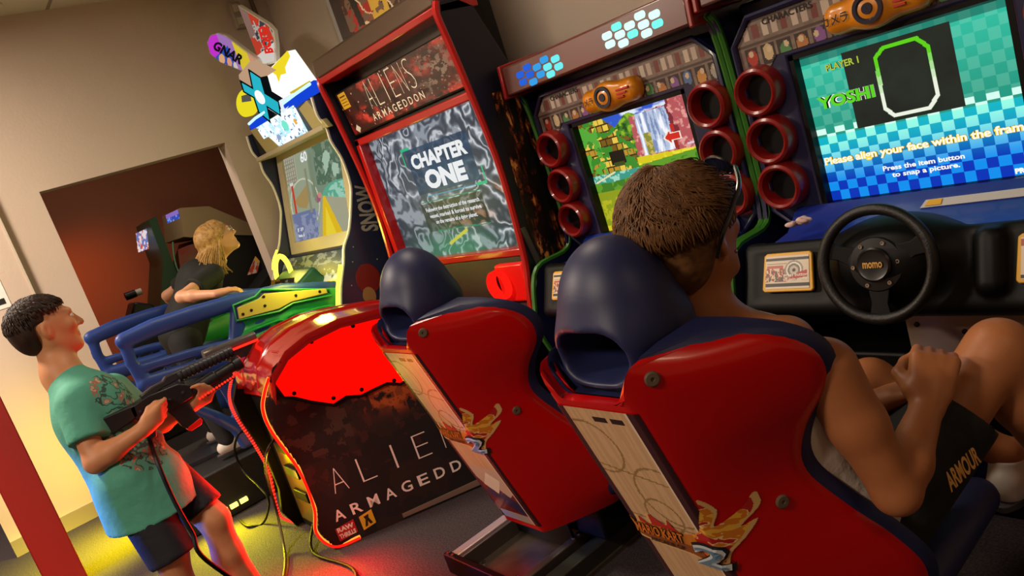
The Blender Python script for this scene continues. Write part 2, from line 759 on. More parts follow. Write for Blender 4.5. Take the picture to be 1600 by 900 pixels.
# ---------------------------------------------------------------- the room
def tile_mat():
    m = mat('ceiling_tile', 'd8d2c6', 0.9)
    nt = m.node_tree
    b = nt.nodes['Principled BSDF']
    tc = nt.nodes.new('ShaderNodeTexCoord')
    br = nt.nodes.new('ShaderNodeTexBrick')
    br.offset = 0.0
    br.inputs['Scale'].default_value = 1.0
    br.inputs['Brick Width'].default_value = 0.61
    br.inputs['Row Height'].default_value = 0.61
    br.inputs['Mortar Size'].default_value = 0.012
    br.inputs['Color1'].default_value = lin('d2ccc0') + (1,)
    br.inputs['Color2'].default_value = lin('cdc6b8') + (1,)
    br.inputs['Mortar'].default_value = lin('8d8577') + (1,)
    nt.links.new(tc.outputs['Object'], br.inputs['Vector'])
    nt.links.new(br.outputs['Color'], b.inputs['Base Color'])
    return m


WALL = mat('wall_paint', 'cbbaaa', 0.75, noise=(1.5, 'c2b09f', 0.25), bump=(60, 0.08))
WALLW = mat('wall_end_paint', 'c8b6a6', 0.75, bump=(60, 0.08))
BROWN = mat('alcove_paint', '8a5238', 0.8, bump=(40, 0.05))
CARPET = mat('carpet', '241d21', 0.95, noise=(140, '3f3537', 0.12), bump=(300, 0.5))
TRIMW = mat('trim_paint', 'c9bda9', 0.5)
BASEB = mat('baseboard_vinyl', '8f8468', 0.5)

XW, YB, ZC = -5.45, 2.64, 3.05


def struct(name, mb, m, **kw):
    return tag(mb.build(name, m, None, **kw), kind='structure')


struct('floor', MB().span((-9.2, -5, -0.1), (4.0, 4.2, 0.0)), CARPET, smooth=False)
struct('ceiling', MB().span((-9.2, -5, ZC), (4.0, 4.2, ZC + 0.1)), tile_mat(), smooth=False)
w = MB()
w.span((XW - 0.16, 1.96, 0), (XW, 4.2, ZC)).span((XW - 0.16, 0.76, 2.0), (XW, 1.96, ZC))
w.span((XW - 0.16, -0.15, 0), (XW, 0.76, ZC)).span((XW - 0.16, -1.35, 2.25), (XW, -0.15, ZC)).span((XW - 0.16, -5, 0), (XW, -1.35, ZC))
struct('wall_left', w, WALL, smooth=False)
struct('wall_left_pier', MB().span((XW, -0.15, 0), (XW + 0.025, 0.5, ZC)), WALLW, smooth=False)
struct('wall_back', MB().span((XW, YB, 0), (4.0, YB + 0.12, ZC)), WALL, smooth=False)
struct('wall_right', MB().span((4.0, -5, 0), (4.1, YB + 0.12, ZC)), WALL, smooth=False)
struct('wall_front', MB().span((-9.2, -5.1, 0), (4.1, -5.0, ZC)), WALL, smooth=False)
struct('wall_alcove_far', MB().span((-7.75, -5, 0), (-7.65, 4.2, ZC)), BROWN, smooth=False)
struct('wall_alcove_side', MB().span((-7.65, 4.1, 0), (XW, 4.2, ZC)), BROWN, smooth=False)
struct('trim_corner_bead', MB().span((XW, 0.498, 0.1), (XW + 0.032, 0.51, ZC)), TRIMW, smooth=False)
b = MB().span((XW, 0.5, 0), (XW + 0.012, 0.76, 0.1)).span((XW, -0.15, 0), (XW + 0.037, 0.5, 0.1))
struct('baseboard_left', b, BASEB, smooth=False)
struct('baseboard_back', MB().span((XW, YB - 0.012, 0), (4.0, YB, 0.1)), BASEB, smooth=False)
struct('trim_panel_joint', MB().span((-1.98, YB - 0.006, 1.5), (4.0, YB, ZC)), mat('joint_paint', 'a39282', 0.7), smooth=False)

# red painted pillar at the hall's edge
r = MB().span((-4.58, -0.07, 0), (-4.40, 0.10, ZC))
tag(r.build('pillar', mat('red_pillar_paint', 'b03028', 0.55, bump=(50, 0.05)), None, bevel=0.006), kind='structure')

# ceiling vent
v = empty('ceiling_vent', (-5.25, 0.86, ZC), 'small round slotted air vent in the white ceiling above the doorway wall', 'air vent')
mb = MB()
mb.lathe((-5.25, 0.86, ZC), (0, 0, -1), [(0, 0.001), (0, 0.1), (0.012, 0.1), (0.018, 0.085), (0.018, 0.001)])
mb.build('vent_plate', mat('vent_metal', 'cfc8ba', 0.4), v)
mb = MB()
for k in range(6):
    mb.box((-5.25, 0.86 - 0.06 + k * 0.024, ZC - 0.02), (0.13 - abs(k - 2.5) * 0.02, 0.008, 0.006))
mb.build('vent_slots', mat('vent_dark', '3a332c', 0.6), v)

# ceiling light panels (their light is the area lamps at the top)
for i, (x, y) in enumerate(((-4.3, -0.9), (-1.2, -1.6), (-2.3, 1.35), (1.6, 0.6))):
    e = empty('ceiling_light', (x, y, ZC), 'square warm light panel recessed in the tiled ceiling', 'ceiling light', 'ceiling light panels')
    MB().span((x - 0.3, y - 0.3, ZC - 0.02), (x + 0.3, y + 0.3, ZC)).build('light_frame', TRIMW, e)
    MB().span((x - 0.275, y - 0.275, ZC - 0.024), (x + 0.275, y + 0.275, ZC - 0.019)).build('diffuser', glow('warm_diffuser', 'ffd9a8', 1.5), e)

# wall box and conduit behind the snowboard game
e = empty('emergency_light', (XW, 2.375, 2.82), 'pale grey box unit high on the brown corner wall', 'wall unit')
MB().span((XW, 2.335, 2.73), (XW + 0.06, 2.415, 2.91)).build('housing', mat('unit_plastic', 'a89c8a', 0.5), e, bevel=0.008)
for z in (2.75, 2.84):
    MB().span((XW + 0.06, 2.35, z), (XW + 0.066, 2.40, z + 0.05)).build('lens', mat('unit_lens', 'cfc4b0', 0.3), e)
tag(MB().cyl((XW + 0.02, 2.52, 0.0), (XW + 0.02, 2.52, ZC), 0.016).build('conduit_pipe', mat('conduit', '6b5a48', 0.5)), 'thin painted conduit running up the dark corner behind the game', 'pipe')

# paper notice on the pier
e = empty('paper_notice', (XW + 0.026, 0.27, 1.49), 'white paper notice with a dark mark taped to the left wall', 'notice')
MB().span((XW + 0.0255, 0.17, 1.40), (XW + 0.028, 0.372, 1.585)).build('sheet', mat('paper', 'e8e6e0', 0.8), e, smooth=False)
MB().span((XW + 0.028, 0.30, 1.425), (XW + 0.029, 0.352, 1.46)).span((XW + 0.028, 0.19, 1.50), (XW + 0.029, 0.29, 1.56)).build('printed_mark', mat('ink_black', '141414', 0.8), e, smooth=False)


# ---------------------------------------------------------------- the two kart racing cabinets
NAVY = mat('navy_plastic', '15173f', 0.38, coat=0.2)
BLUEP = mat('blue_plastic', '1a2d86', 0.35, coat=0.2)
BLACKP = mat('black_plastic', '040404', 0.5, spec=0.22)
BLACKG = mat('black_gloss', '08080a', 0.15)
RINGRED = mat('ring_red', '80100c', 0.35, coat=0.3)
GREENT = mat('green_edge', '2f6d1c', 0.4)
STEEL = mat('steel', 'a08c78', 0.5, metal=0.6, bump=(30, 0.05))
GREYM = mat('grey_metal', '5d5750', 0.4, metal=0.6)
ORANGE = mat('orange_plastic', 'd8860f', 0.35, coat=0.3)
YELFR = mat('yellow_card_frame', 'd6a021', 0.4)
LEATHER = mat('wheel_leather', '0a0a0b', 0.45, bump=(220, 0.15))
BOLT = mat('bolt_metal', 'b8b2a8', 0.25, metal=1.0)
PRINT = print_mat('printed_panel', 0.4)
SCREEN = print_mat('lit_screen', 0.12, screen=1.0)
INKW = mat('ink_white', 'eee9dc', 0.5)
INKK = mat('ink_dark', '17120f', 0.6)
INKR = mat('ink_red', 'b8231a', 0.5)


def character_panel(S, T):
    a = Art(S, T, '86756a')
    n = vnoise(S * 40, T * 14, 3)
    a.put(0.35 * (n > 0.55), '5d4a44')
    a.rect(0, 0.92, 1, 1, '4a3c36').rect(0, 0.5, 1, 0.55, '54433c')
    for i in range(16):                       # row of small driver tiles
        x = 0.03 + i * 0.062
        c = ('b33a2e', 'c9b48a', '4f8a54', 'b57a45', '8a5ca0', '5877a8', 'c7904a', 'a7a29a')[i % 8]
        a.rect(x, 0.10, x + 0.05, 0.46, '3a2e2c')
        a.disc(x + 0.025, 0.28 + 0.04 * math.sin(i * 2.1), 0.019, 0.15, c)
        a.disc(x + 0.022 + 0.01 * math.sin(i), 0.36, 0.009, 0.06, 'd8c3a2')
    for i in range(26):
        x = 0.04 + i * 0.036
        a.rect(x, 0.62, x + 0.022, 0.86, ('c4b3a4', '7c4038', 'd0c2b0')[i % 3])
    return a.c


def card_art(S, T):
    a = Art(S, T, 'cfc2ac')
    a.rect(0, 0.86, 1, 0.93, '241c1a').rect(0, 0.06, 1, 0.16, '241c1a')
    a.put((vnoise(S * 26, T * 18, 5) > 0.5) & (S < 0.48) & (T > 0.2) & (T < 0.62), 'a03a2c')
    a.put((vnoise(S * 20, T * 16, 9) > 0.55) & (S < 0.48) & (T > 0.2) & (T < 0.55), '4d4a44')
    a.rect(0.03, 0.62, 0.42, 0.70, 'b3564a').rect(0.03, 0.74, 0.5, 0.78, '7d7064')
    for r, c in ((0.27, '8d8882'), (0.22, 'e2dccd'), (0.18, '6d6862'), (0.12, 'b9b2a6'), (0.05, '2a2624')):
        a.disc(0.66, 0.55, r * 0.8, r * 1.1, c)
    a.poly([(0.45, 0.26), (0.96, 0.34), (0.96, 0.55), (0.8, 0.5)], 'b02a22')
    return a.c


def rules_art(S, T):
    a = Art(S, T, 'd4c7b0')
    a.rect(0, 0.8, 1, 0.95, 'a2483a')
    for i in range(6):
        y = 0.70 - i * 0.1
        a.put((T > y - 0.025) & (T < y + 0.025) & (S > 0.05) & (S < 0.9 - 0.12 * (i % 3)) & (vnoise(S * 50, T * 0 + i, 2, 1) > 0.35), '2a211e')
    a.rect(0, 0.02, 1, 0.1, '241c1a')
    return a.c


LED_L = [(97, 237), (157, 210), (197, 207), (74, 263), (133, 236), (171, 235), (211, 233), (109, 262), (148, 261), (184, 260), (86, 288), (123, 287)]
LED_R = [(411, 94), (493, 55), (545, 51), (379, 126), (458, 90), (508, 86), (558, 83), (425, 122), (471, 119), (521, 116), (392, 155), (439, 151)]


def kart_cabinet(xc, label, lift=0.0):
    root = empty('kart_racing_cabinet', (xc, 2.2, 0), label, 'arcade machine', 'kart racing cabinets')
    X = lambda d: xc + d
    # rear body and monitor housing
    MB().span((X(-0.47), 2.26, 0.0), (X(0.47), 2.62, 1.60)).build('body', NAVY, root, bevel=0.012)
    out = [(-0.47, 0.93), (-0.39, 0.855), (0.39, 0.855), (0.47, 0.93), (0.47, 1.48), (0.40, 1.555), (-0.40, 1.555), (-0.47, 1.48)]
    inn = [(-0.30, 0.912), (0.30, 0.912), (0.30, 1.40), (-0.30, 1.40)]
    mb = MB()
    # housing ring: eight sided front with a rectangular opening
    ring = [(out[7], out[0], inn[0], inn[3]), (out[0], out[1], inn[0]), (out[1], out[2], inn[1], inn[0]), (out[2], out[3], inn[1]),
            (out[3], out[4], inn[2], inn[1]), (out[4], out[5], inn[2]), (out[5], out[6], inn[3], inn[2]), (out[6], out[7], inn[3])]
    for q in ring:
        mb.face([(X(x), 2.185, z) for x, z in q])
    n = len(out)
    for i in range(n):
        a, b = out[i], out[(i + 1) % n]
        mb.face([(X(a[0]), 2.185, a[1]), (X(a[0] * 1.04), 2.27, a[1]), (X(b[0] * 1.04), 2.27, b[1]), (X(b[0]), 2.185, b[1])])
    for i in range(4):
        a, b = inn[i], inn[(i + 1) % 4]
        mb.face([(X(a[0]), 2.185, a[1]), (X(b[0]), 2.185, b[1]), (X(b[0]), 2.235, b[1]), (X(a[0]), 2.235, a[1])])
    mb.build('monitor_housing', NAVY, root, fix=True, bevel=0.006)
    # raised rim around the housing
    rim = [(X(x * 0.985), 2.178, 1.205 + (z - 1.205) * 0.985) for x, z in out]
    MB().tube(rim, 0.011, 8, closed=True).build('housing_rim', NAVY, root)
    bz = MB()
    for lo, hi in (((-0.30, 0.905), (-0.284, 1.40)), ((0.284, 0.905), (0.30, 1.40)), ((-0.30, 0.905), (0.30, 0.93)), ((-0.30, 1.385), (0.30, 1.40))):
        bz.span((X(lo[0]), 2.19, lo[1]), (X(hi[0]), 2.235, hi[1]))
    bz.build('screen_bezel', BLACKP, root)
    # printed strip of drivers over the screen
    zone = [(-0.452, 1.385), (-0.36, 1.385), (-0.33, 1.415), (0.33, 1.415), (0.36, 1.385), (0.452, 1.385), (0.452, 1.475), (0.385, 1.54), (-0.385, 1.54), (-0.452, 1.475)]
    f = bil((X(-0.46), 2.182, 1.38), (X(0.46), 2.182, 1.38), (X(0.46), 2.182, 1.545), (X(-0.46), 2.182, 1.545))

    def inzone(S, T):
        A = Art(S, T, '000000')
        A.poly([((x + 0.46) / 0.92, (z - 1.38) / 0.165) for x, z in zone], 'ffffff')
        return A.c[..., 0] > 0.5
    painted('character_panel', f, 230, 60, character_panel, PRINT, root, mask=inzone)
    lettering('panel_lettering', 'CHARACTERS', bil((X(-0.46), 2.180, 1.38), (X(0.46), 2.180, 1.38), (X(0.46), 2.180, 1.545), (X(-0.46), 2.180, 1.545)), 0.12, 0.80, 0.30, 0.92, INKK, root, bold=0.02)
    # camera unit
    s = Sculpt((X(-0.2), 2.05, 1.36), (X(0.2), 2.2, 1.56), 0.006)
    s.rbox((X(0), 2.165, 1.458), (0.145, 0.04, 0.045), 0.038)
    s.ell((X(0), 2.14, 1.458), (0.07, 0.035, 0.056), k=0.02)
    cu = s.build('camera_unit', ORANGE, root)
    MB().lathe((X(0.0), 2.112, 1.46), (0, -1, 0), [(0, 0.001), (0.0, 0.04), (0.008, 0.04), (0.008, 0.03), (0.003, 0.026), (0.003, 0.016), (0.010, 0.014), (0.010, 0.001)]).build('camera_lens', mat('lens_rim', '2a2c3c', 0.2), cu)
    lettering('camera_lettering', '\u30ab\u30e1\u30e9', bil((X(-0.138), 2.121, 1.438), (X(-0.052), 2.112, 1.438), (X(-0.052), 2.112, 1.475), (X(-0.138), 2.121, 1.475)), 0, 0.2, 0.95, 0.95, INKK, cu, bold=0.02)
    for k, z in enumerate((1.466, 1.452, 1.44)):
        MB().span((X(0.06), 2.118, z), (X(0.12 - 0.015 * k), 2.1275, z + 0.006)).build('camera_print', INKR, cu, smooth=False)
    # three horn rings on each side
    for sx in (-0.405, 0.405):
        for z in (1.325, 1.168, 1.016):
            r = MB().lathe((X(sx), 2.19, z), (0, -1, 0), [(0, 0.080), (0.035, 0.079), (0.052, 0.074), (0.058, 0.066), (0.052, 0.058), (0.03, 0.054), (0.0, 0.050)], 32).build('horn_ring', RINGRED, root)
            MB().lathe((X(sx), 2.183, z), (0, -1, 0), [(0, 0.001), (0, 0.052)], 24).build('grille', BLACKP, r)
    # light box over the screen
    hb = MB()
    hb.slab([(X(-0.475), 2.075, 1.585 + lift), (X(-0.475), 2.085, 1.70 + lift), (X(-0.475), 2.30, 1.72 + lift), (X(-0.475), 2.30, 1.585 + lift)], (0.95, 0, 0))
    box = hb.build('light_box', mat('light_box_face', '4a3a33', 0.35, coat=0.3, noise=(3, '6a2018', 0.3)), root, bevel=0.008)
    for sx in (-1, 1):
        e = MB().slab([(X(sx * 0.475), 2.065, 1.575 + lift), (X(sx * 0.475), 2.077, 1.712 + lift), (X(sx * 0.475), 2.31, 1.73 + lift), (X(sx * 0.475), 2.31, 1.575 + lift)], (sx * 0.02, 0, 0))
        e.build('light_box_end', RINGRED, root, bevel=0.006)
    for lst, nm in ((LED_L, 0), (LED_R, 1)):
        xs = [p[0] for p in lst]
        for (a, b_) in lst:
            p = on_y(780 + a / 2.25, b_ / 2.25, 2.08)
            k = (a - min(xs)) / (max(xs) - min(xs))
            if nm == 0:
                q = min(2, int(k * 3))
                m = (glow('led_blue', '2a62d8', 1.0), glow('led_azure', '3aa0e8', 1.0), glow('led_pale', '6fe8ea', 1.1))[q]
            else:
                m = (glow('led_white', 'd4fff4', 1.2), glow('led_cyan', '7af2e6', 1.15))[int(a * 7) % 3 == 0]
            cx, cz = p[0] + 2.0 + xc, p[2]
            yy = 2.073 + (cz - 1.585) * 0.085
            pl = []
            for i in range(16):
                t = 2 * PI * i / 16
                pl.append((cx + (0.012 if math.cos(t) > 0 else -0.012) + 0.012 * math.cos(t), yy, cz + lift + 0.013 * math.sin(t)))
            MB().slab(pl, (0, 0.006, 0)).build('light_cell', m, box)
    # sides with green edging
    prof = [(2.62, 0.0), (2.0, 0.0), (1.96, 0.30), (1.86, 0.62), (1.875, 0.72), (1.95, 0.875), (2.15, 0.90), (2.18, 1.05), (2.17, 1.50), (2.13, 1.60), (2.62, 1.64)]
    for sx in (-1, 1):
        sd = MB().slab([(X(sx * 0.482), y, z) for y, z in prof], (sx * 0.014, 0, 0)).build('side_panel', NAVY, root)
        pts = smooth_path([(X(sx * 0.489), y, z) for y, z in prof[1:10]], 5)
        MB().tube(pts, 0.011, 6).build('edge_trim', GREENT, sd)
    # ledge and dashboard
    MB().slab([(X(-0.39), 2.185, 0.935), (X(-0.39), 2.10, 0.875), (X(-0.39), 2.00, 0.868), (X(-0.39), 1.995, 0.845), (X(-0.39), 2.185, 0.845)], (0.78, 0, 0)).build('screen_ledge', BLUEP, root, bevel=0.006)
    s = Sculpt((X(-0.49), 1.75, 0.45), (X(0.49), 2.25, 0.99), 0.008)
    rot = Matrix.Rotation(math.radians(-24), 3, 'X')
    Mx = [list(r_) for r_ in rot]
    s.rbox((X(0), 2.035, 0.735), (0.475, 0.12, 0.115), 0.03, Mx)
    s.rbox((X(0), 2.135, 0.93), (0.40, 0.14, 0.075), 0.005, k=0.008, sub=True)
    s.rbox((X(0), 2.11, 0.66), (0.47, 0.09, 0.04), 0.02, k=0.02)
    s.ell((X(0.0), 1.99, 0.80), (0.20, 0.13, 0.125), k=0.03)
    s.rbox((X(0.245), 1.945, 0.79), (0.035, 0.05, 0.085), 0.03, Mx, k=0.012)
    s.rbox((X(-0.30), 1.90, 0.80), (0.12, 0.03, 0.075), 0.01, Mx, k=0.01, sub=True)
    s.rbox((X(0.38), 1.90, 0.80), (0.085, 0.03, 0.075), 0.01, Mx, k=0.01, sub=True)
    dash = s.build('dashboard', BLACKP, root)
    # instruction cards
    for x0, x1, art in ((-0.385, -0.215, card_art), (0.30, 0.455, rules_art)):
        bl, br, tl, tr = (X(x0), 1.897, 0.748), (X(x1), 1.897, 0.748), (X(x0), 1.945, 0.855), (X(x1), 1.945, 0.855)
        fr = bil(bl, br, tr, tl, 0.006)
        q = [fr(a, b_) for a, b_ in ((0.04, 0), (0.96, 0), (1, 0.06), (0.97, 0.94), (0.92, 1), (0.1, 1), (0.04, 0.94), (0, 0.06))]
        c = MB().slab(q, (0, 0.010, -0.004)).build('instruction_card', YELFR, root, bevel=0.003)
        painted('card_print', bil(fr(0.07, 0.08), fr(0.93, 0.08), fr(0.92, 0.92), fr(0.09, 0.92), 0.0015), 70, 48, art, PRINT, c)
        if art is card_art:
            lettering('card_lettering', 'press button\nto join game', bil(fr(0.07, 0.08), fr(0.93, 0.08), fr(0.92, 0.92), fr(0.09, 0.92), 0.0025), 0.42, 0.20, 0.97, 0.46, INKW, c, bold=0.02, shear=0.0)
    # steering wheel
    wc = np.array([X(-0.008), 1.872, 0.825])
    wx = np.array([1.0, 0, 0])
    wn = np.array([0, -math.cos(math.radians(14)), math.sin(math.radians(14))])
    wz = np.cross(wn, wx)
    wz = wz if wz[2] > 0 else -wz
    W = lambda r, t, h=0.0: wc + r * (math.cos(t) * wx + math.sin(t) * wz) + h * wn
    rimp = [W(0.146, 2 * PI * i / 48) for i in range(48)]
    wh = MB().tube(rimp, 0.0155, 12, closed=True).build('steering_wheel', LEATHER, root)
    sp = MB()
    for t0 in (math.radians(-90), math.radians(20), math.radians(160)):
        wd = 0.34 if t0 < 0 else 0.30
        q = [W(0.05, t0 - 0.75, -0.006), W(0.105, t0 - wd * 0.62, -0.002), W(0.142, t0 - wd * 0.62, 0), W(0.142, t0 + wd * 0.62, 0), W(0.105, t0 + wd * 0.62, -0.002), W(0.05, t0 + 0.75, -0.006)]
        sp.slab(q, wn * -0.007)
    sp.build('wheel_spokes', BLACKP, wh, bevel=0.002)
    MB().lathe(wc - wn * 0.02, wn, [(0, 0.07), (0.015, 0.074), (0.02, 0.07), (0.022, 0.046), (0.032, 0.046), (0.036, 0.041), (0.034, 0.036), (0.036, 0.001)], 32).build('wheel_hub', mat('hub_black', '0a0a0b', 0.35), wh)
    for i in range(6):
        t = math.radians(60 * i + 5)
        MB().lathe(W(0.060, t, 0.001), wn, [(0, 0.0055), (0.004, 0.0055), (0.004, 0.0028), (0.001, 0.0026), (0.001, 0.0001)], 12).build('hub_bolt', BOLT, wh)
    hb = bil(W(0, 0, 0.0175) - 0.026 * wx - 0.008 * wz, W(0, 0, 0.0175) + 0.026 * wx - 0.008 * wz, W(0, 0, 0.0175) + 0.026 * wx + 0.008 * wz, W(0, 0, 0.0175) - 0.026 * wx + 0.008 * wz)
    lettering('hub_lettering', 'momo', hb, 0, 0, 1, 1, mat('gold_print', 'd09a45', 0.5), wh, bold=0.03)
    MB().cyl(wc - wn * 0.02, wc - wn * 0.14, 0.045, 0.06).build('steering_column', BLACKP, root)
    # kick plate under the dashboard
    MB().span((X(-0.46), 2.02, 0.0), (X(0.46), 2.26, 0.50)).build('base', BLACKP, root, bevel=0.01)
    kp = MB().slab([(X(-0.03), 2.0, 0.33), (X(0.46), 2.0, 0.33), (X(0.46), 2.0, 0.635), (X(-0.03), 2.0, 0.635)], (0, 0.012, 0)).build('kick_plate', STEEL, root, bevel=0.002)
    for x, z in ((0.0, 0.60), (0.12, 0.58), (0.27, 0.60), (0.40, 0.58), (0.40, 0.40), (0.0, 0.40)):
        MB().lathe((X(x), 2.0, z), (0, -1, 0), [(0, 0.008), (0.004, 0.007), (0.005, 0.0005)], 12).build('plate_bolt', mat('dark_bolt', '2a2622', 0.4, metal=0.6), kp)
    return root


kl = kart_cabinet(-2.0, 'navy kart racing cabinet showing a jungle waterfall course, left of its twin')
kr = kart_cabinet(-1.0, 'navy kart racing cabinet with the teal face picture screen, behind the steering wheel', 0.035)


def jungle(S, T):
    a = Art(S, T, '2b57c8')
    n = vnoise(S * 9, T * 9, 1)
    n2 = vnoise(S * 30, T * 30, 4)
    a.put(sm(0.45, 0.6, vnoise(S * 6, T * 10, 11)) * (T > 0.85), 'dfe9f6')
    tree = T < 0.93 + 0.06 * (n - 0.5) + 0.05 * np.sin(S * 16)
    a.put(tree, '3c7a22')
    a.put(tree * sm(0.45, 0.65, n2), '8fb52c').put(tree * (n2 < 0.36), '1f4a18')
    # red cliffs and waterfall
    cl = (S > 0.46 + 0.05 * n2) & (T > 0.58) & (T < 0.97 - 0.1 * np.abs(S - 0.75) + 0.06 * (n - 0.5)) | (S > 0.80 + 0.04 * n)
    a.put(cl, 'b5565a').put(cl * sm(0.5, 0.62, n2), 'e09a92').put(cl * (vnoise(S * 22, T * 8, 8) < 0.38), '7a2c34')
    wf = (S > 0.52 + 0.03 * n2) & (S < 0.82 - 0.03 * n2) & (T > 0.60) & (T < 0.95)
    st = vnoise(S * 40, T * 6, 21)
    a.put(wf, 'b4c2dd').put(wf * sm(0.5, 0.65, st), 'f4f7fd').put(wf * (st < 0.38), '7c8fb8')
    a.rect(0.57, 0.60, 0.63, 0.78, '8a8c3c').put((S > 0.57) & (S < 0.63) & (T > 0.6) & (T < 0.78) & (n2 > 0.5), 'c9b25a')
    # grass, pond, track
    gr = T < 0.60 - 0.04 * (S - 0.5)
    a.put(gr, 'd8c81e').put(gr * sm(0.55, 0.7, n2), 'f0e23c')
    a.put(T < 0.50 + 0.07 * S, '5f9a2a').put((T < 0.47 + 0.07 * S) * (n > 0.5), '3f7c24')
    pond = ((S - 0.16) / 0.3) ** 2 + ((T - 0.50) / 0.06) ** 2 < 1
    a.put(pond, '3a9a86').put(pond * (n2 > 0.58), '9fd8c4')
    a.put((T < 0.42) & (S > 0.35), '2e5f20')
    a.put((T < 0.36) & (S < 0.40 + 0.1 * n), '8d9c1e').put((T < 0.30) & (n2 > 0.52), 'b4b424').put(T < 0.05, 'd2c32a')
    # stepped ruin
    ru = (S < 0.46) & (T > 0.52) & (T < 1.04 - 0.62 * np.maximum(S - 0.20, 0) * 1.7)
    ru &= ~((S > 0.30) & (T > 0.80) & (S > 0.34 + 0.2 * (1 - T)))
    a.put(ru, 'b98f2e')
    bx, by = np.floor(S * 18 + 0.5 * (np.floor(T * 16) % 2)), np.floor(T * 16)
    h = hashn(bx, by, 3)
    a.put(ru * (h > 0.66), 'e8c64c').put(ru * (h < 0.25), '7a5a1c')
    a.put(ru * ((np.mod(T * 16, 1) < 0.16) | (np.mod(S * 18 + 0.5 * (by % 2), 1) < 0.13)), '3e2e12')
    a.put(ru * (vnoise(S * 14, T * 14, 31) > 0.60), '3b8a2c').put(ru * (S < 0.16) * (vnoise(S * 16, T * 16, 37) > 0.55), '57a83a')
    a.rect(0.22, 0.58, 0.36, 0.70, '1d1a10').rect(0.24, 0.56, 0.34, 0.60, '3a4a1a')
    a.poly([(0.72, 0.70), (0.79, 0.765), (0.79, 0.73), (0.87, 0.73), (0.87, 0.67), (0.79, 0.67), (0.79, 0.635)], 'f0ead8')
    a.poly([(0.735, 0.70), (0.785, 0.748), (0.785, 0.722), (0.862, 0.722), (0.862, 0.678), (0.785, 0.678), (0.785, 0.652)], 'd02a1e')
    a.rect(0.80, 0.60, 0.83, 0.67, '9a2a22').rect(0.80, 0.74, 0.83, 0.80, 'c02a22')
    a.line(0.02, 0.455, 0.22, 0.52, 0.008, 'e6dcae').rect(0.9, 0.61, 1, 0.625, 'd8d0e8')
    return a.c


def face_screen(S, T):
    a = Art(S, T, '2aa58c')
    a.c = a.c * (0.85 + 0.5 * sm(0.45, 1, T)[..., None])
    nx, ny = 19.0, 15.3
    cx, cy = np.floor(S * nx), np.floor(T * ny)
    ch = np.mod(cx + cy, 2) > 0.5
    low = T < 0.445
    top = sm(0.10, 0.46, T)[..., None]
    dark = np.array(lin('0a35b8')) * (1 - top) + np.array(lin('16b8c8')) * top
    lite = np.array(lin('1290f0')) * (1 - top) + np.array(lin('9affe6')) * top
    a.c = np.where(low[..., None], np.where(ch[..., None], lite, dark), a.c)
    a.put(0.16 * ch * (T >= 0.445), '9af0d0')
    a.put((T > 0.445) & (T < 0.50) & ch, 'd6fff2')
    a.put((T > 0.94) * 0.6, '0d3b36').put((T > 0.985) * 0.8, '0b1d1b')
    # camera picture, dark, with an eight sided frame
    a.rect(0.225, 0.452, 0.751, 0.95, '191c18')
    a.put(0.35 * ((S > 0.225) & (S < 0.751) & (T > 0.452) & (T < 0.95)) * vnoise(S * 7, T * 6, 6), '3f4a3e')
    fr = [(0.391, 0.862), (0.437, 0.909), (0.596, 0.909), (0.640, 0.845), (0.640, 0.553), (0.595, 0.490), (0.423, 0.490), (0.385, 0.547)]
    for i in range(8):
        (x0, y0), (x1, y1) = fr[i], fr[(i + 1) % 8]
        a.line(x0, y0, x1, y1, 0.0165, '143018', 1.25)
    for i in range(8):
        (x0, y0), (x1, y1) = fr[i], fr[(i + 1) % 8]
        for k in range(6):
            u0, u1 = k / 6, (k + 1) / 6
            ym = y0 + (y1 - y0) * (u0 + u1) / 2
            g = max(0.0, min(1.0, (ym - 0.62) / 0.18))
            c = np.array(lin('eef2e2')) * (1 - g) + np.array(lin('5fd01c')) * g
            a.line(x0 + (x1 - x0) * u0, y0 + (y1 - y0) * u0, x0 + (x1 - x0) * u1, y0 + (y1 - y0) * u1, 0.0125, c, 1.25)
    return a.c


def monitor(root, xc, art, nx, ny):
    f = bil((xc - 0.284, 2.222, 0.929), (xc + 0.284, 2.222, 0.929), (xc + 0.284, 2.222, 1.386), (xc - 0.284, 2.222, 1.386))
    return painted('screen', f, nx, ny, art, SCREEN, root)


s1 = monitor(kl, -2.0, jungle, 200, 160)
s2 = monitor(kr, -1.0, face_screen, 220, 176)
fm = lambda off: bil((-1.284, 2.222 - off, 0.929), (-0.716, 2.222 - off, 0.929), (-0.716, 2.222 - off, 1.386), (-1.284, 2.222 - off, 1.386))
SCW, SCY, SCG, SCK = glow('screen_white', 'fffdf0', 1.0), glow('screen_yellow', 'ffe04a', 1.0), glow('screen_green', '5fd62a', 1.0), glow('screen_black', '0a1408', 1.0)
for bd, mm, off in ((0.10, glow('screen_brown', '6a3a08', 1.0), 0.001), (0.065, SCY, 0.002), (0.02, SCW, 0.003)):
    lettering('screen_lettering', 'Please align your face within the frame', fm(off), 0.008, 0.238, 1.0, 0.305, mm, s2, bold=bd, fit='Pg')
for i, (t, x0, x1, y0) in enumerate((('Press the item button', 0.31, 0.704, 0.14), ('to snap a picture.', 0.349, 0.676, 0.092))):
    lettering('screen_lettering', t, fm(0.002), x0, y0, x1, y0 + 0.042, SCW, s2, bold=0.03, fit='Pg')
for bd, mm, off in ((0.10, SCW, 0.001), (0.07, SCK, 0.002), (0.035, SCG, 0.003)):
    lettering('screen_lettering', 'YOSHI', fm(off), 0.045, 0.628, 0.355, 0.71, mm, s2, bold=bd)
for bd, mm, off in ((0.08, SCK, 0.001), (0.03, glow('screen_olive', 'b8c84a', 0.9), 0.002)):
    lettering('screen_lettering', 'PLAYER 1', fm(off), 0.133, 0.862, 0.31, 0.905, mm, s2, bold=bd)
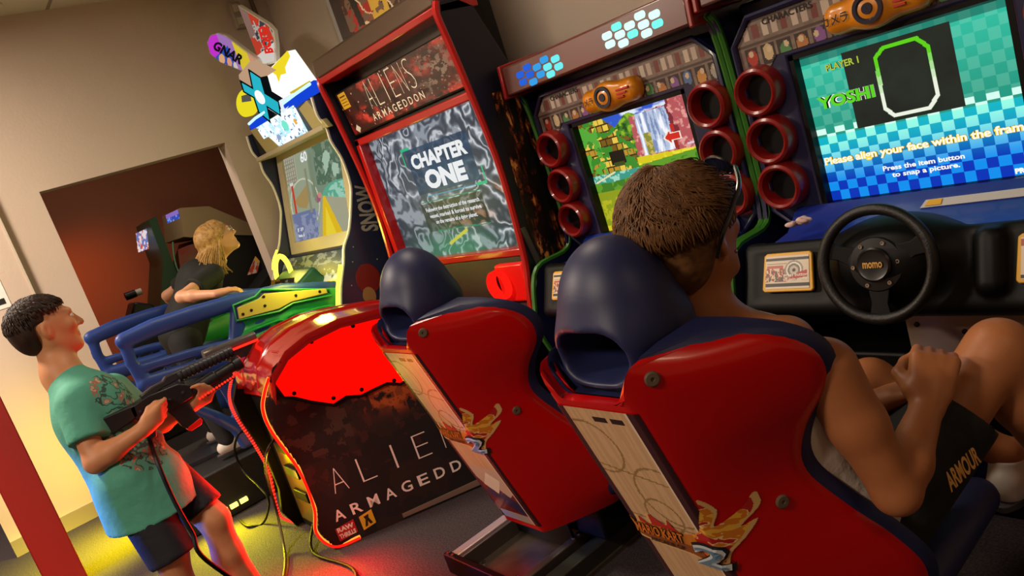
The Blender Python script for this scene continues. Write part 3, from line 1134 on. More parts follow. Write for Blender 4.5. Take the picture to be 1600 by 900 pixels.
lettering('screen_lettering', 'PRESS', fm(0.002), 0.90, 0.012, 0.99, 0.045, SCW, s2, bold=0.06)
# loose strip label and crumpled tissue on the ledge
lb = empty('label_strip', (-0.86, 2.14, 0.905), 'long white warning label strip under the teal screen', 'label')
MB().slab([(-0.985, 2.128, 0.896), (-0.62, 2.128, 0.896), (-0.62, 2.150, 0.9117), (-0.975, 2.150, 0.9117)], (0, -0.001, 0.0014)).build('strip', mat('label_grey', 'b9b7b4', 0.6), lb, smooth=False)
MB().slab([(-0.972, 2.1295, 0.9005), (-0.93, 2.1295, 0.9005), (-0.93, 2.1455, 0.912), (-0.965, 2.1455, 0.912)], (0, -0.001, 0.0014)).build('warning_mark', mat('label_yellow', 'd8a51e', 0.6), lb, smooth=False)
s = Sculpt((-1.36, 1.96, 0.85), (-1.22, 2.08, 0.95), 0.004)
for k in range(16):
    s.ell((-1.29 + random.uniform(-0.03, 0.03), 2.02 + random.uniform(-0.02, 0.02), 0.918 + random.uniform(0, 0.016)),
          (random.uniform(0.008, 0.02), random.uniform(0.006, 0.012), random.uniform(0.004, 0.010)), k=0.002)
tag(s.build('tissue', mat('tissue_paper', 'd6c2bd', 0.9, noise=(60, 'b8908a', 0.2)), None, relax=1), 'small crumpled tissue lying on the ledge left of the steering wheel', 'tissue')


# ---------------------------------------------------------------- racing seats
REDSH = mat('red_shell', 'b80201', 0.28, coat=0.35, spec=0.4)
NAVYS = mat('navy_seat', '1b2148', 0.48, spec=0.45)
RUBBER = mat('bolt_rubber', '5a4a38', 0.6)
PRINTG = print_mat('glossy_sticker', 0.25, coat=0.4)
ZT = [0.22, 0.30, 0.40, 0.50, 0.60, 0.70, 0.78, 0.86, 0.93, 0.985, 1.02, 1.035]
WT = [0.215, 0.265, 0.285, 0.262, 0.222, 0.196, 0.215, 0.262, 0.272, 0.245, 0.185, 0.125]
DT = [0.22, 0.25, 0.27, 0.25, 0.215, 0.19, 0.215, 0.265, 0.27, 0.235, 0.19, 0.16]


_sw = np.array(smooth_path([(z, w, d) for z, w, d in zip(ZT, WT, DT)], 8))


def seat_w(z):
    return np.interp(z, _sw[:, 0], _sw[:, 1])


def seat_d(z):
    return np.interp(z, _sw[:, 0], _sw[:, 2])


def spine(z):                                   # rear face of the back rest at its middle
    z = np.asarray(z, float)
    return 0.800 + (0.97 - z) * 0.295


def seat_surf(xc, y0):
    """(x offset from the seat's middle, height) -> point of the rear shell"""
    def f(x, z, off=0.0):
        x, z = np.asarray(x, float), np.asarray(z, float)
        w, d = seat_w(z), seat_d(z)
        s = np.clip(np.abs(x) / w, 0, 1.05)
        fl0 = 0.098 / w
        flat = np.clip(s - fl0, 0, None) / (1 - fl0)
        y = spine(z) + d * flat ** 1.25 - off
        return np.stack([xc + x, y0 + y, z], -1)
    return f


def sticker_art(S, T):
    """tall spine sticker: court lines on pale wood, dark red side bands, flames band at the bottom third"""
    a = Art(S, T, 'c8a67c')
    g = vnoise(S * 60, T * 4, 3)
    a.put(0.35 * (g > 0.5), 'a88560')
    for x, y, r in ((0.2, 0.86, 0.30), (0.75, 0.70, 0.34), (0.55, 0.62, 0.2)):
        d = np.sqrt(((S - x)) ** 2 + ((T - y) * 3.2) ** 2)
        a.put(np.abs(d - r) < 0.012, '8f7448')
    a.line(0.0, 0.80, 1.0, 0.74, 0.003, '8f7448', 0.3)
    a.line(0.1, 0.60, 0.9, 0.57, 0.003, '8f7448', 0.3)
    a.rect(0.42, 0.955, 0.58, 0.972, '17120f').rect(0.63, 0.955, 0.79, 0.972, '17120f')
    # plain racing shapes: a red dome with a white disc over dark and cream blocks
    # lower picture: dark kart body stripes
    a.put((T < 0.34) & (T > 0.0), 'b9a890')
    a.poly([(0.0, 0.30), (0.5, 0.12), (0.9, 0.20), (0.9, 0.02), (0.0, 0.0)], '6a1a18')
    a.poly([(0.1, 0.16), (0.8, 0.05), (0.9, 0.12), (0.4, 0.24)], '26294e')
    a.poly([(0.2, 0.22), (0.45, 0.17), (0.75, 0.27), (0.5, 0.31)], 'ddd2bd')
    a.rect(0, 0, 1, 0.05, '9f988c')
    a.rect(0, 0, 0.11, 1, '331318').rect(0.87, 0, 1, 1, '331318').rect(0.0, 0, 0.02, 1, 'c9b79c')
    a.rect(0.855, 0, 0.875, 1, 'd7c6ab')
    return a.c


FLAME = [(-0.112, 0.60), (-0.105, 0.645), (-0.085, 0.635), (-0.075, 0.66), (-0.05, 0.64), (-0.04, 0.672), (-0.005, 0.650), (0.008, 0.668), (0.02, 0.642), (0.05, 0.640),
         (0.085, 0.660), (0.105, 0.705), (0.110, 0.735), (0.122, 0.70), (0.112, 0.668), (0.14, 0.682), (0.158, 0.705), (0.158, 0.675), (0.135, 0.648), (0.152, 0.650),
         (0.135, 0.622), (0.115, 0.600), (0.100, 0.565), (0.07, 0.555), (0.03, 0.575), (-0.05, 0.582)]


FLAME = [(float(p[0]), float(p[1])) for p in smooth_path(FLAME, 5, closed=True)]


def flame_art(S, T):
    pts = [((x + 0.12) / 0.29, (z - 0.53) / 0.21) for x, z in FLAME]
    c = np.array(pts).mean(0)
    a = Art(S, T, 'd8b070')
    inner = [tuple(c + (np.array(p) - c) * 0.935) for p in pts]
    a.poly(inner, 'b3231a')
    mid = [tuple(c + np.array([0.0, -0.05]) + (np.array(p) - c) * np.array([0.78, 0.66])) for p in pts]
    n = vnoise(S * 6 + T * 3, T * 4 - S, 12)
    m = Art(S, T, '000000').poly(inner, 'ffffff').c[..., 0] > 0.5
    a.put(m & (n > 0.54) & (S > 0.55), 'd07a1e').put(m & (n > 0.62) & (S > 0.55), 'e6b03a').put(m & (np.abs(n - 0.54) < 0.010) & (S > 0.5), 'e8c88a')
    a.put(m & (T < 0.52 + 0.1 * (n - 0.5)) & (S < 0.62), 'c9781e').put(m & (T < 0.36) & (S < 0.62), '8a4a1a')
    return a.c


def seat(xc, y0, label):
    root = empty('racing_seat', (xc, 1.2 + y0, 0.0), label, 'seat', 'kart racing seats')
    f = seat_surf(xc, y0)
    ns, nz = 56, 60
    zz = np.linspace(ZT[0], ZT[-1], nz)
    S, Z = np.meshgrid(np.linspace(-1, 1, ns), zz)
    Xg = S * seat_w(Z)
    ax_ = np.clip((np.abs(Xg) - 0.085) / 0.04, 0, 1)
    Z = np.minimum(Z, 0.955 + 0.08 * ax_ * ax_ * (3 - 2 * ax_))

    def shell(name, m, o0, o1, grow, z0=0.0):
        q0 = f(Xg, Z, o0)
        q1 = f(Xg, Z, o1)
        for q in (q0, q1):
            q[..., 0] = xc + (q[..., 0] - xc) * grow
            q[..., 2] += z0 * np.clip((Z - ZT[0]) / (ZT[-1] - ZT[0]), 0, 1) * (np.abs(Xg) > 0.09)
        V = np.concatenate([q0.reshape(-1, 3), q1.reshape(-1, 3)])
        n = nz * ns
        F = []
        for j in range(nz - 1):
            for i in range(ns - 1):
                a, b, c, d = j * ns + i, j * ns + i + 1, (j + 1) * ns + i + 1, (j + 1) * ns + i
                F.append((a, b, c, d))
                F.append((n + d, n + c, n + b, n + a))
        for j in range(nz - 1):
            for i in (0, ns - 1):
                a, d = j * ns + i, (j + 1) * ns + i
                F.append((a, d, n + d, n + a) if i == 0 else (a, n + a, n + d, d))
        for i in range(ns - 1):
            for j in (0, nz - 1):
                a, b = j * ns + i, j * ns + i + 1
                F.append((a, n + a, n + b, b) if j == 0 else (a, b, n + b, n + a))
        mb = MB()
        mb.v, mb.f, mb.mi = [tuple(p) for p in V], F, [0] * len(F)
        return mb.build(name, m, root, fix=True, angle=60, bevel=0.008)
    sh = shell('back_shell', REDSH, 0.0, -0.030, 1.0)
    shell('inner_seat', NAVYS, -0.026, -0.050, 1.02, 0.008)
    # spine sticker
    ft = lambda s, t: f(-0.105 + 0.21 * np.asarray(s), 0.245 + 0.695 * np.asarray(t), 0.0015)
    painted('spine_sticker', ft, 84, 230, sticker_art, PRINTG, sh)
    ff = lambda off: (lambda s, t: f(-0.12 + 0.29 * np.asarray(s), 0.53 + 0.21 * np.asarray(t), off))

    def infl(S_, T_):
        A = Art(S_, T_, '000000')
        A.poly([((x + 0.12) / 0.29, (z - 0.53) / 0.21) for x, z in FLAME], 'ffffff')
        return A.c[..., 0] > 0.5
    fl = painted('flame_sticker', ff(0.003), 260, 200, flame_art, PRINTG, sh, mask=infl)
    lt = ff(0.0045)
    lt2 = ff(0.006)
    lt3 = ff(0.0075)
    lettering('sticker_lettering', 'MARIO KART', lt, 0.07, 0.36, 0.50, 0.52, INKK, fl, bold=0.07, shear=0.03, fine=0.09)
    lettering('sticker_lettering', 'MARIO KART', lt2, 0.075, 0.37, 0.495, 0.51, mat('sticker_orange', 'd4731c', 0.4), fl, bold=0.02, shear=0.03, fine=0.09)
    lettering('sticker_lettering', 'ARCADE GP', lt, 0.16, 0.27, 0.47, 0.325, INKK, fl, bold=0.02, fine=0.09)
    lettering('sticker_lettering', '2', ff(0.0055), 0.52, 0.13, 0.80, 0.47, INKK, fl, bold=0.07, shear=0.05, fine=0.09)
    lettering('sticker_lettering', '2', ff(0.009), 0.535, 0.155, 0.785, 0.445, mat('sticker_silver', 'c9d0d4', 0.3), fl, bold=0.05, shear=0.05, fine=0.09)
    lettering('sticker_lettering', '2', ff(0.0125), 0.55, 0.175, 0.77, 0.425, mat('sticker_blue', '5e7f96', 0.3), fl, bold=0.0, shear=0.05, fine=0.09)
    # head rest with its opening
    s = Sculpt((xc - 0.19, 0.70 + y0, 0.92), (xc + 0.19, 1.14 + y0, 1.27), 0.005)
    yy = y0
    s.ell((xc, 0.94 + yy, 1.065), (0.120, 0.112, 0.157), k=0.0)
    s.rbox((xc, 0.935 + yy, 1.02), (0.098, 0.105, 0.062), 0.045, k=0.05)
    s.rbox((xc, 0.95 + yy, 0.925), (0.3, 0.3, 0.030), 0.005, k=0.025, sub=True)
    for dx in (-0.040, -0.013, 0.013, 0.040):
        s.cone((xc + dx, 0.78 + yy, 1.022), (xc + dx * 0.5, 1.16 + yy, 1.05), 0.050, 0.026, k=0.016, sub=True)
    s.build('head_rest', NAVYS, root)
    # round fixing bolts
    for bx, bz in ((0.135, 0.995), (-0.135, 0.995), (0.175, 0.66), (-0.175, 0.66)):
        p = f(bx, bz)
        e = 0.004
        nn = np.cross(f(bx + e, bz) - f(bx - e, bz), f(bx, bz + e) - f(bx, bz - e))
        nn = nn / np.linalg.norm(nn)
        nn = nn if nn[1] < 0 else -nn
        MB().lathe(p - nn * 0.001, nn, [(0, 0.0001), (0, 0.0135), (0.004, 0.0135), (0.006, 0.011), (0.006, 0.004), (0.003, 0.003), (0.003, 0.0001)], 18).build('fixing_bolt', RUBBER, sh)
    # seat pan and undercarriage
    s = Sculpt((xc - 0.34, 0.9 + y0, 0.14), (xc + 0.34, 1.72 + y0, 0.50), 0.010)
    s.rbox((xc, 1.44 + y0, 0.29), (0.23, 0.24, 0.06), 0.05)
    for q in (-1, 1):
        s.cone((xc + q * 0.235, 1.26 + y0, 0.31), (xc + q * 0.24, 1.62 + y0, 0.33), 0.05, 0.045, k=0.04)
    s.rbox((xc, 1.24 + y0, 0.25), (0.17, 0.12, 0.05), 0.04, k=0.03)
    s.build('seat_pan', NAVYS, root)
    MB().span((xc - 0.17, 1.20 + y0, 0.088), (xc + 0.17, 1.55 + y0, 0.21)).build('slide_box', BLACKP, root, bevel=0.01)
    return root


seat(-2.0, 0.165, 'red and navy racing seat, empty, farther one beside the glowing red gun pedestal')
seat(-1.0, 0.0, 'red and navy racing seat nearest to the camera, with the short haired rider in it')

# floor tray the empty seat slides in
t = empty('seat_track', (-2.18, 1.3, 0), 'black steel floor track with a bare metal plate under the empty seat', 'seat track')
MB().span((-2.37, 1.10, 0.0), (-1.86, 1.80, 0.014)).build('track_plate', mat('worn_steel', 'a39482', 0.3, metal=0.85, noise=(9, '6e6358', 0.25)), t)
for x0, x1, z1, m_ in ((-2.40, -2.355, 0.07, mat('pale_rail', 'b8a79a', 0.35, metal=0.4)), (-2.335, -2.318, 0.075, GREYM), (-1.985, -1.955, 0.085, GREYM), (-1.93, -1.87, 0.07, mat('rail_grey', '3f423a', 0.35, metal=0.5))):
    MB().span((x0, 1.07, 0.0), (x1, 1.85, z1)).build('track_channel', m_, t, bevel=0.004)
MB().span((-2.41, 1.06, 0.0), (-1.86, 1.085, 0.08)).build('track_end', BLACKP, t, bevel=0.004)
MB().slab([(-2.37, 1.345, 0.02), (-1.985, 1.345, 0.02), (-1.985, 1.335, 0.20), (-2.37, 1.335, 0.20)], (0, 0.012, 0)).build('back_board', BLACKP, t, bevel=0.003)
for x, y, z in ((-2.39, 1.073, 0.08), (-2.36, 1.073, 0.08), (-1.97, 1.335, 0.085), (-1.97, 1.36, 0.085), (-2.30, 1.15, 0.014), (-2.10, 1.15, 0.014)):
    MB().lathe((x, y, z), (0, 0, 1), [(0, 0.009), (0.005, 0.008), (0.006, 0.0005)], 10).build('track_bolt', BOLT, t)


# ---------------------------------------------------------------- the shooting game: screen tower and gun pedestal
REDT = mat('red_trim', 'a80d0a', 0.3, coat=0.4)
DARKSIDE = mat('side_navy_black', '0b0c1c', 0.45)
TOPM = mat('top_metal', '6a5a4c', 0.3, metal=0.7, bump=(12, 0.05))
tower = empty('shooting_game_tower', (-3.10, 2.2, 0), 'tall red edged shooting game cabinet showing the chapter one screen', 'arcade machine')
XL, XR = -3.70, -2.53
MB().span((XL + 0.02, 2.16, 0), (XR - 0.02, 2.60, 1.62)).span((XL + 0.02, 2.08, 1.6), (XR - 0.02, 2.20, 2.02)).build('body', BLACKP, tower)
MB().span((XL + 0.02, 2.04, 0), (XR - 0.02, 2.16, 0.70)).build('lower_front', BLACKP, tower)
prof = [(2.22, 0.60), (1.90, 0.68), (1.925, 0.80), (1.955, 0.93), (1.978, 1.25), (1.972, 1.45), (1.955, 1.63), (1.93, 1.85), (1.915, 1.97), (1.93, 2.02), (2.00, 2.03), (2.09, 1.98), (2.20, 1.68), (2.24, 1.2)]
for x, sx in ((XL, 1), (XR, -1)):
    sp = MB().slab([(x, y, z) for y, z in prof], (sx * 0.025, 0, 0)).build('side_panel', DARKSIDE, tower, bevel=0.004)
    pts = smooth_path([(x + sx * 0.0125, y - 0.006, z) for y, z in prof[1:10]], 6)
    MB().tube(pts, 0.016, 8).build('edge_trim', REDT, sp)


def side_art(S, T):
    a = Art(S, T, '0b0807')
    n, n2 = vnoise(S * 5, T * 9, 2), vnoise(S * 16, T * 26, 5)
    a.put(sm(0.42, 0.62, n) * (n2 > 0.42), '6d2f12').put(sm(0.52, 0.7, n) * (n2 > 0.52), 'b5651f')
    a.put((np.abs(np.sin(T * 60 + n * 9)) < 0.25) & (n > 0.45), '1a0d08').put((n > 0.62) & (n2 > 0.6), 'd8924a')
    return a.c


painted('side_print', bil((XR + 0.0015, 1.99, 0.72), (XR + 0.0015, 2.21, 0.72), (XR + 0.0015, 2.185, 1.62), (XR + 0.0015, 2.04, 1.62)), 60, 180, side_art, PRINT, tower)
# screen with red frame
fb = MB()
for lo, hi in (((XL + 0.025, 0.935), (XL + 0.07, 1.66)), ((XR - 0.045, 0.935), (XR - 0.025, 1.66)), ((XL + 0.025, 0.93), (XR - 0.025, 0.965)), ((XL + 0.025, 1.622), (XR - 0.025, 1.66))):
    fb.span((lo[0], 1.975, lo[1]), (hi[0], 2.06, hi[1]))
fb.build('screen_frame', REDT, tower, bevel=0.006)


def biomech(S, T):
    n = vnoise(S * 4, T * 3, 3)
    w1 = vnoise(S * 5 + 3 * n, T * 3.4 - 2 * n, 7, 3)
    r = np.sin((w1 * 5.5 + vnoise(S * 12, T * 9, 9, 3) * 1.3) * 2 * PI)
    a = Art(S, T, '5b626c')
    a.put(sm(0.1, 0.9, r), 'a4abb4').put(sm(0.75, 1.0, r) * (n > 0.42), 'e2e6ea').put(sm(0.0, -0.8, r), '343a44')
    mid = np.exp(-(((S - 0.45) / 0.42) ** 2 + ((T - 0.62) / 0.55) ** 2))
    a.put(0.35 * mid, '6f7d92')
    # title plate
    pl = (S > 0.30) & (S < 0.80) & (T > 0.49) & (T < 0.84)
    a.put(0.85 * pl, '233f5c').put(0.5 * pl * (vnoise(S * 6, T * 30, 2) > 0.5), '2f5676')
    for x0, y0, x1, y1 in ((0.27, 0.85, 0.34, 0.85), (0.27, 0.85, 0.27, 0.73), (0.83, 0.47, 0.76, 0.47), (0.83, 0.47, 0.83, 0.58)):
        a.line(x0, y0, x1, y1, 0.008, '25c489', 1.6)
    a.line(0.36, 0.47, 0.76, 0.47, 0.004, '3aa0c8', 1.6)
    t = (S > 0.28) & (S < 0.77) & (T > 0.20) & (T < 0.42)
    a.put(0.72 * t, '1a1d20')
    a.line(0.30, 0.43, 0.77, 0.43, 0.004, '1f8f6a', 1.6).line(0.36, 0.20, 0.77, 0.19, 0.004, '1f8f6a', 1.6)
    m = np.exp(-(((S - 0.86) / 0.08) ** 2 + ((T - 0.36) / 0.06) ** 2))
    a.put(0.8 * m * (w1 > 0.4), 'e88a3a')
    g = np.exp(-(((S - 0.45) / 0.28) ** 2 + ((T - 0.05) / 0.14) ** 2))
    a.put(0.55 * g, '4fae7a').line(0.42, 0.09, 0.58, 0.17, 0.012, 'd6d64a', 1.6)  # green-yellow reflection on the glass, painted into the screen picture
    m2 = np.exp(-(((S - 0.68) / 0.2) ** 2 + ((T - 0.25) / 0.06) ** 2))
    a.put(0.4 * m2 * (r > 0), 'd07a30')
    return a.c


sf = lambda off: bil((-3.645, 2.03 - off, 0.962), (-2.555, 2.03 - off, 0.962), (-2.555, 2.03 - off, 1.625), (-3.645, 2.03 - off, 1.625))
sc = painted('screen', sf(0), 240, 150, biomech, print_mat('lit_screen_dim', 0.4, screen=0.82), tower)
GW = glow('title_white', 'f2f4f4', 0.95)
lettering('screen_lettering', 'CHAPTER', sf(0.003), 0.33, 0.685, 0.775, 0.795, GW, sc, bold=0.05)
lettering('screen_lettering', 'ONE', sf(0.003), 0.395, 0.515, 0.72, 0.66, GW, sc, bold=0.06)
for i, (l, x0, x1) in enumerate((('Following the destruction of the research', 0.315, 0.745), ('vessel, marked & forced to survive', 0.33, 0.745), ('on the remains of a dying planet.', 0.365, 0.70))):
    lettering('screen_lettering', l, sf(0.003), x0, 0.345 - 0.05 * i, x1, 0.385 - 0.05 * i, GW, sc, bold=0.02, fit='Fg')
# marquee
MB().span((XL + 0.025, 2.03, 1.655), (XR - 0.025, 2.08, 2.0)).build('marquee_recess', BLACKG, tower)


def nebula(S, T):
    a = Art(S, T, '3a1412')
    n, n2 = vnoise(S * 8, T * 3, 4), vnoise(S * 22, T * 8, 8)
    a.put(sm(0.42, 0.7, n), '9a2420').put(sm(0.55, 0.75, n) * (n2 > 0.5), 'd4453c').put(sm(0.5, 0.3, n2), '1d0a0a')
    st = hashn(np.floor(S * 150), np.floor(T * 34), 4)
    a.put(0.8 * (st > 0.985), 'e8a898')
    rk = np.exp(-(((S - 0.82) / 0.13) ** 2 + ((T - 0.45) / 0.5) ** 2))
    a.put(0.8 * rk, '2a211e').put(rk * (vnoise(S * 40, T * 14, 12) > 0.56), '8a7a70')
    a.rect(0.015, 0.62, 0.085, 0.98, 'd8b030')
    for k in range(4):
        a.rect(0.025, 0.68 + 0.07 * k, 0.075, 0.70 + 0.07 * k, '5a3a10')
    a.poly([(0.03, 0.1), (0.055, 0.2), (0.08, 0.1), (0.055, 0.0)], 'd8d4d0')
    a.rect(0.955, 0.42, 0.985, 0.66, 'd8c05a').rect(0.962, 0.5, 0.978, 0.6, '1a1410')
    return a.c


mf = lambda off: bil((-3.655, 1.985 - off, 1.685), (-2.545, 1.985 - off, 1.685), (-2.545, 1.955 - off, 1.905), (-3.655, 1.955 - off, 1.905))
mq = painted('marquee_print', mf(0), 220, 60, nebula, PRINTG, tower)
MB().slab([tuple(mf(-0.004)(a, b)) for a, b in ((-0.01, -0.03), (1.01, -0.03), (1.01, 1.03), (-0.01, 1.03))], (0, 0.03, 0)).build('marquee_backing', BLACKP, tower)


def tall_letters(word, x0, x1, y0, y1, fm_, m, parent, name, gap=0.35, bold=-0.01):
    n = len(word)
    w = (x1 - x0) / (n + gap * (n - 1))
    for i, ch in enumerate(word):
        a = x0 + i * w * (1 + gap)
        ww = w * (0.13 if ch == 'I' else 1.0)
        lettering(name, ch, fm_, a + (w - ww) / 2, y0, a + (w + ww) / 2, y1, m, parent, bold=bold)


tall_letters('ALIENS', 0.255, 0.66, 0.36, 0.97, mf(0.002), INKW, mq, 'marquee_lettering', 0.5, bold=-0.03)
tall_letters('ARMAGEDDON', 0.225, 0.67, 0.10, 0.26, mf(0.002), INKW, mq, 'marquee_lettering', 0.5, bold=0.01)
MB().slab([(XL, 1.905, 1.975), (XL, 1.90, 2.005), (XL, 2.12, 2.02), (XL, 2.12, 1.975)], (1.17, 0, 0)).build('top_trim', REDT, tower, bevel=0.004)
MB().slab([(XL - 0.01, 1.905, 2.005), (XL - 0.01, 1.915, 2.10), (XL - 0.01, 2.0, 2.115), (XL - 0.01, 2.25, 2.115), (XL - 0.01, 2.25, 2.005)], (1.17, 0, 0)).build('top_box', TOPM, tower, bevel=0.012)


def topper_art(S, T):
    a = Art(S, T, '20161a')
    n, n2 = vnoise(S * 6, T * 4, 41), vnoise(S * 24, T * 12, 43)
    a.put((S > 0.10) & (S < 0.62) & (n > 0.35), '6a5240').put((S > 0.1) & (n2 > 0.55), '3a1a14')
    a.put((S > 0.14) & (S < 0.4) & (T < 0.35) & (n2 > 0.45), 'a01c14')
    st = np.abs(np.sin((S * 1.6 + T * 0.9) * 14 + n * 4))
    a.put((st < 0.22) & (S > 0.2) & (S < 0.75), 'd8c8a0').put((S > 0.36) & (S < 0.52) & (n2 > 0.48), 'c9a53a')
    a.put((S > 0.72) & (n > 0.45), 'c08a2a').put((S > 0.72) & (n2 > 0.6), 'e0d8c0')
    a.poly([(0.21, 0.12), (0.27, 0.1), (0.23, 0.62), (0.18, 0.6)], '0a0708')
    return a.c


tp = MB().span((XL + 0.02, 2.10, 2.115), (XR - 0.12, 2.14, 2.56)).build('topper_board', mat('topper_grey', '7d7a74', 0.4), tower, bevel=0.003)
painted('topper_print', bil((XL + 0.06, 2.098, 2.12), (XR - 0.13, 2.098, 2.12), (XR - 0.13, 2.098, 2.55), (XL + 0.06, 2.098, 2.55)), 150, 70, topper_art, PRINTG, tp)
MB().span((XR - 0.20, 1.93, 2.02), (XR - 0.0, 2.12, 2.10)).build('corner_block', REDT, tower, bevel=0.01)
# console under the screen with red lit horn rings
MB().slab([(XL + 0.025, 2.05, 0.935), (XL + 0.025, 1.985, 0.93), (XL + 0.025, 1.95, 0.72), (XL + 0.025, 1.93, 0.70), (XL + 0.025, 2.05, 0.70)], (1.12, 0, 0)).build('console', mat('console_black', '140c0a', 0.4, noise=(6, '3a1410', 0.3)), tower, bevel=0.004)
GLR = glow('red_ring_light', 'ff1a10', 1.2)
for x in (-2.74, -3.46):
    hs = MB().span((x - 0.02, 1.93, 0.735), (x + 0.18 if x > -3 else x + 0.1, 1.97, 0.91)).build('ring_housing', mat('red_ring_housing', 'c01510', 0.3, emit=0.25, ecol='ff1008'), tower, bevel=0.01)
    MB().lathe((x, 1.95, 0.822), (0, -1, 0), [(0, 0.072), (0.05, 0.070), (0.056, 0.064), (0.05, 0.055), (0.0, 0.052)], 30).build('ring_light', GLR, hs)
    MB().lathe((x, 1.944, 0.822), (0, -1, 0), [(0, 0.001), (0, 0.054)], 24).build('grille', BLACKP, hs)
br0, br1 = on_x(815, 357, XR + 0.014), on_x(872, 478, XR + 0.014)
MB().slab([br0, br1, (br1[0], br1[1] + 0.02, br1[2]), (br0[0], br0[1] + 0.02, br0[2])], (-0.014, 0, 0)).build('brace', GREYM, tower)

# --- pedestal
ped = empty('gun_pedestal', (-3.1, 1.4, 0), 'black gun pedestal with a glowing red side panel and red rope lights', 'gun pedestal')
dN = np.array([math.sin(math.radians(24)), math.cos(math.radians(24)), 0])
dF = np.array([math.sin(math.radians(-9)), math.cos(math.radians(-9)), 0])
PN, PF = np.array([-3.12, 0.90, 0.0]), np.array([-3.59, 0.90, 0.0])
nN = np.array([dN[1], -dN[0], 0])
ppr = [(0.02, 0.0), (-0.02, 0.10), (0.01, 0.21), (0.012, 0.39), (-0.03, 0.59), (-0.03, 0.69), (0.02, 0.765), (0.04, 0.81), (0.12, 0.88), (0.22, 0.912), (0.36, 0.925), (0.53, 0.90), (0.75, 0.86), (0.95, 0.80), (0.95, 0.0)]
pn = lambda s, z, off=0.0: PN + dN * s + np.array([0, 0, z]) + nN * off
pf = lambda s, z: PF + dF * s + np.array([0, 0, z])


def ped_art(S, T):
    a = Art(S, T, '0a0706')
    n, n2 = vnoise(S * 7, T * 6, 51), vnoise(S * 24, T * 20, 52)
    z = np.exp(-(((S - 0.52) / 0.20) ** 2 + ((T - 0.62) / 0.14) ** 2))
    a.put(sm(0.25, 0.8, z) * (n2 > 0.36), '7a3410').put(sm(0.45, 0.95, z) * (n2 > 0.46), 'b05a18')
    a.put((z > 0.3) * (vnoise(S * 30, T * 10, 57) > 0.62), '2a1208')
    a.put(0.6 * (n > 0.52) * (T < 0.62), '24140c').put(0.5 * (n2 > 0.66) * (T > 0.3), '4a1a10')
    a.put((S < 0.3) & (n2 > 0.58) & (T > 0.45), '3a2a20')
    return a.c


body = MB()
q = [PF + dF * 0.05, PN + dN * 0.05, PN + dN * 0.93, PF + dF * 0.93]
body.slab([tuple(p + np.array([0, 0, 0.01])) for p in q], (0, 0, 0.80)).build('body', BLACKP, ped)
sN = MB().slab([tuple(pn(s, z, -0.03)) for s, z in ppr], nN * 0.03).build('side_panel', BLACKP, ped, bevel=0.003)
MB().slab([tuple(pf(s, z)) for s, z in ppr], (0.03, 0, 0)).build('side_panel', BLACKP, ped, bevel=0.003)
# printed art on the near side
x_ = [p[0] for p in ppr]
fa = lambda s, t: np.stack([PN[i] + dN[i] * (-0.03 + 0.98 * np.asarray(s)) + nN[i] * 0.0015 for i in range(2)] + [0.93 * np.asarray(t)], -1)
fa2 = lambda off: (lambda s, t: np.stack([PN[i] + dN[i] * np.asarray(s) + nN[i] * off for i in range(2)] + [np.asarray(t) + 0 * np.asarray(s)], -1))


def inped(S_, T_):
    A = Art(S_, T_, '000000')
    A.poly([((s + 0.03) / 0.98, z / 0.93) for s, z in ppr], 'ffffff')
    return A.c[..., 0] > 0.5


painted('side_print', fa, 150, 140, ped_art, print_mat('matt_print', 0.75), sN, mask=inped)
redp = [(0.035, 0.80), (0.06, 0.84), (0.14, 0.885), (0.22, 0.905), (0.36, 0.917), (0.53, 0.892), (0.75, 0.85), (0.90, 0.80), (0.88, 0.60), (0.80, 0.62), (0.70, 0.565), (0.60, 0.60), (0.52, 0.585), (0.47, 0.61), (0.40, 0.605), (0.35, 0.60), (0.29, 0.62), (0.23, 0.607), (0.15, 0.655), (0.09, 0.70), (0.055, 0.715)]
rp = MB().slab([tuple(pn(s, z, 0.003)) for s, z in redp], nN * 0.012)
rpo = rp.build('glow_panel', glow('red_panel_light', 'ff0602', 1.6), ped)
MB().tube([pn(s, z, 0.012) for s, z in redp], 0.008, 6, closed=True).build('panel_rim', BLACKG, rpo)
for s, z in ((0.10, 0.855), (0.16, 0.875), (0.24, 0.893), (0.42, 0.895), (0.60, 0.868), (0.10, 0.715), (0.24, 0.635), (0.36, 0.625), (0.5, 0.61)):
    MB().lathe(pn(s, z, 0.014), nN, [(0, 0.010), (0.006, 0.008), (0.007, 0.0005)], 12).build('panel_screw', BLACKP, rpo)
tall_letters('ALIENS', 0.10, 0.80, 0.235, 0.345, fa2(0.004), INKW, sN, 'side_lettering', 0.95, bold=-0.03)
tall_letters('ARMAGEDDON', 0.06, 0.80, 0.115, 0.165, fa2(0.004), INKW, sN, 'side_lettering', 0.62, bold=0.015)
MB().slab([tuple(pn(s, z, 0.002)) for s, z in ((0.33, 0.012), (0.92, 0.012), (0.92, 0.045), (0.33, 0.03))], nN * 0.006).build('kick_strip', STEEL, sN)
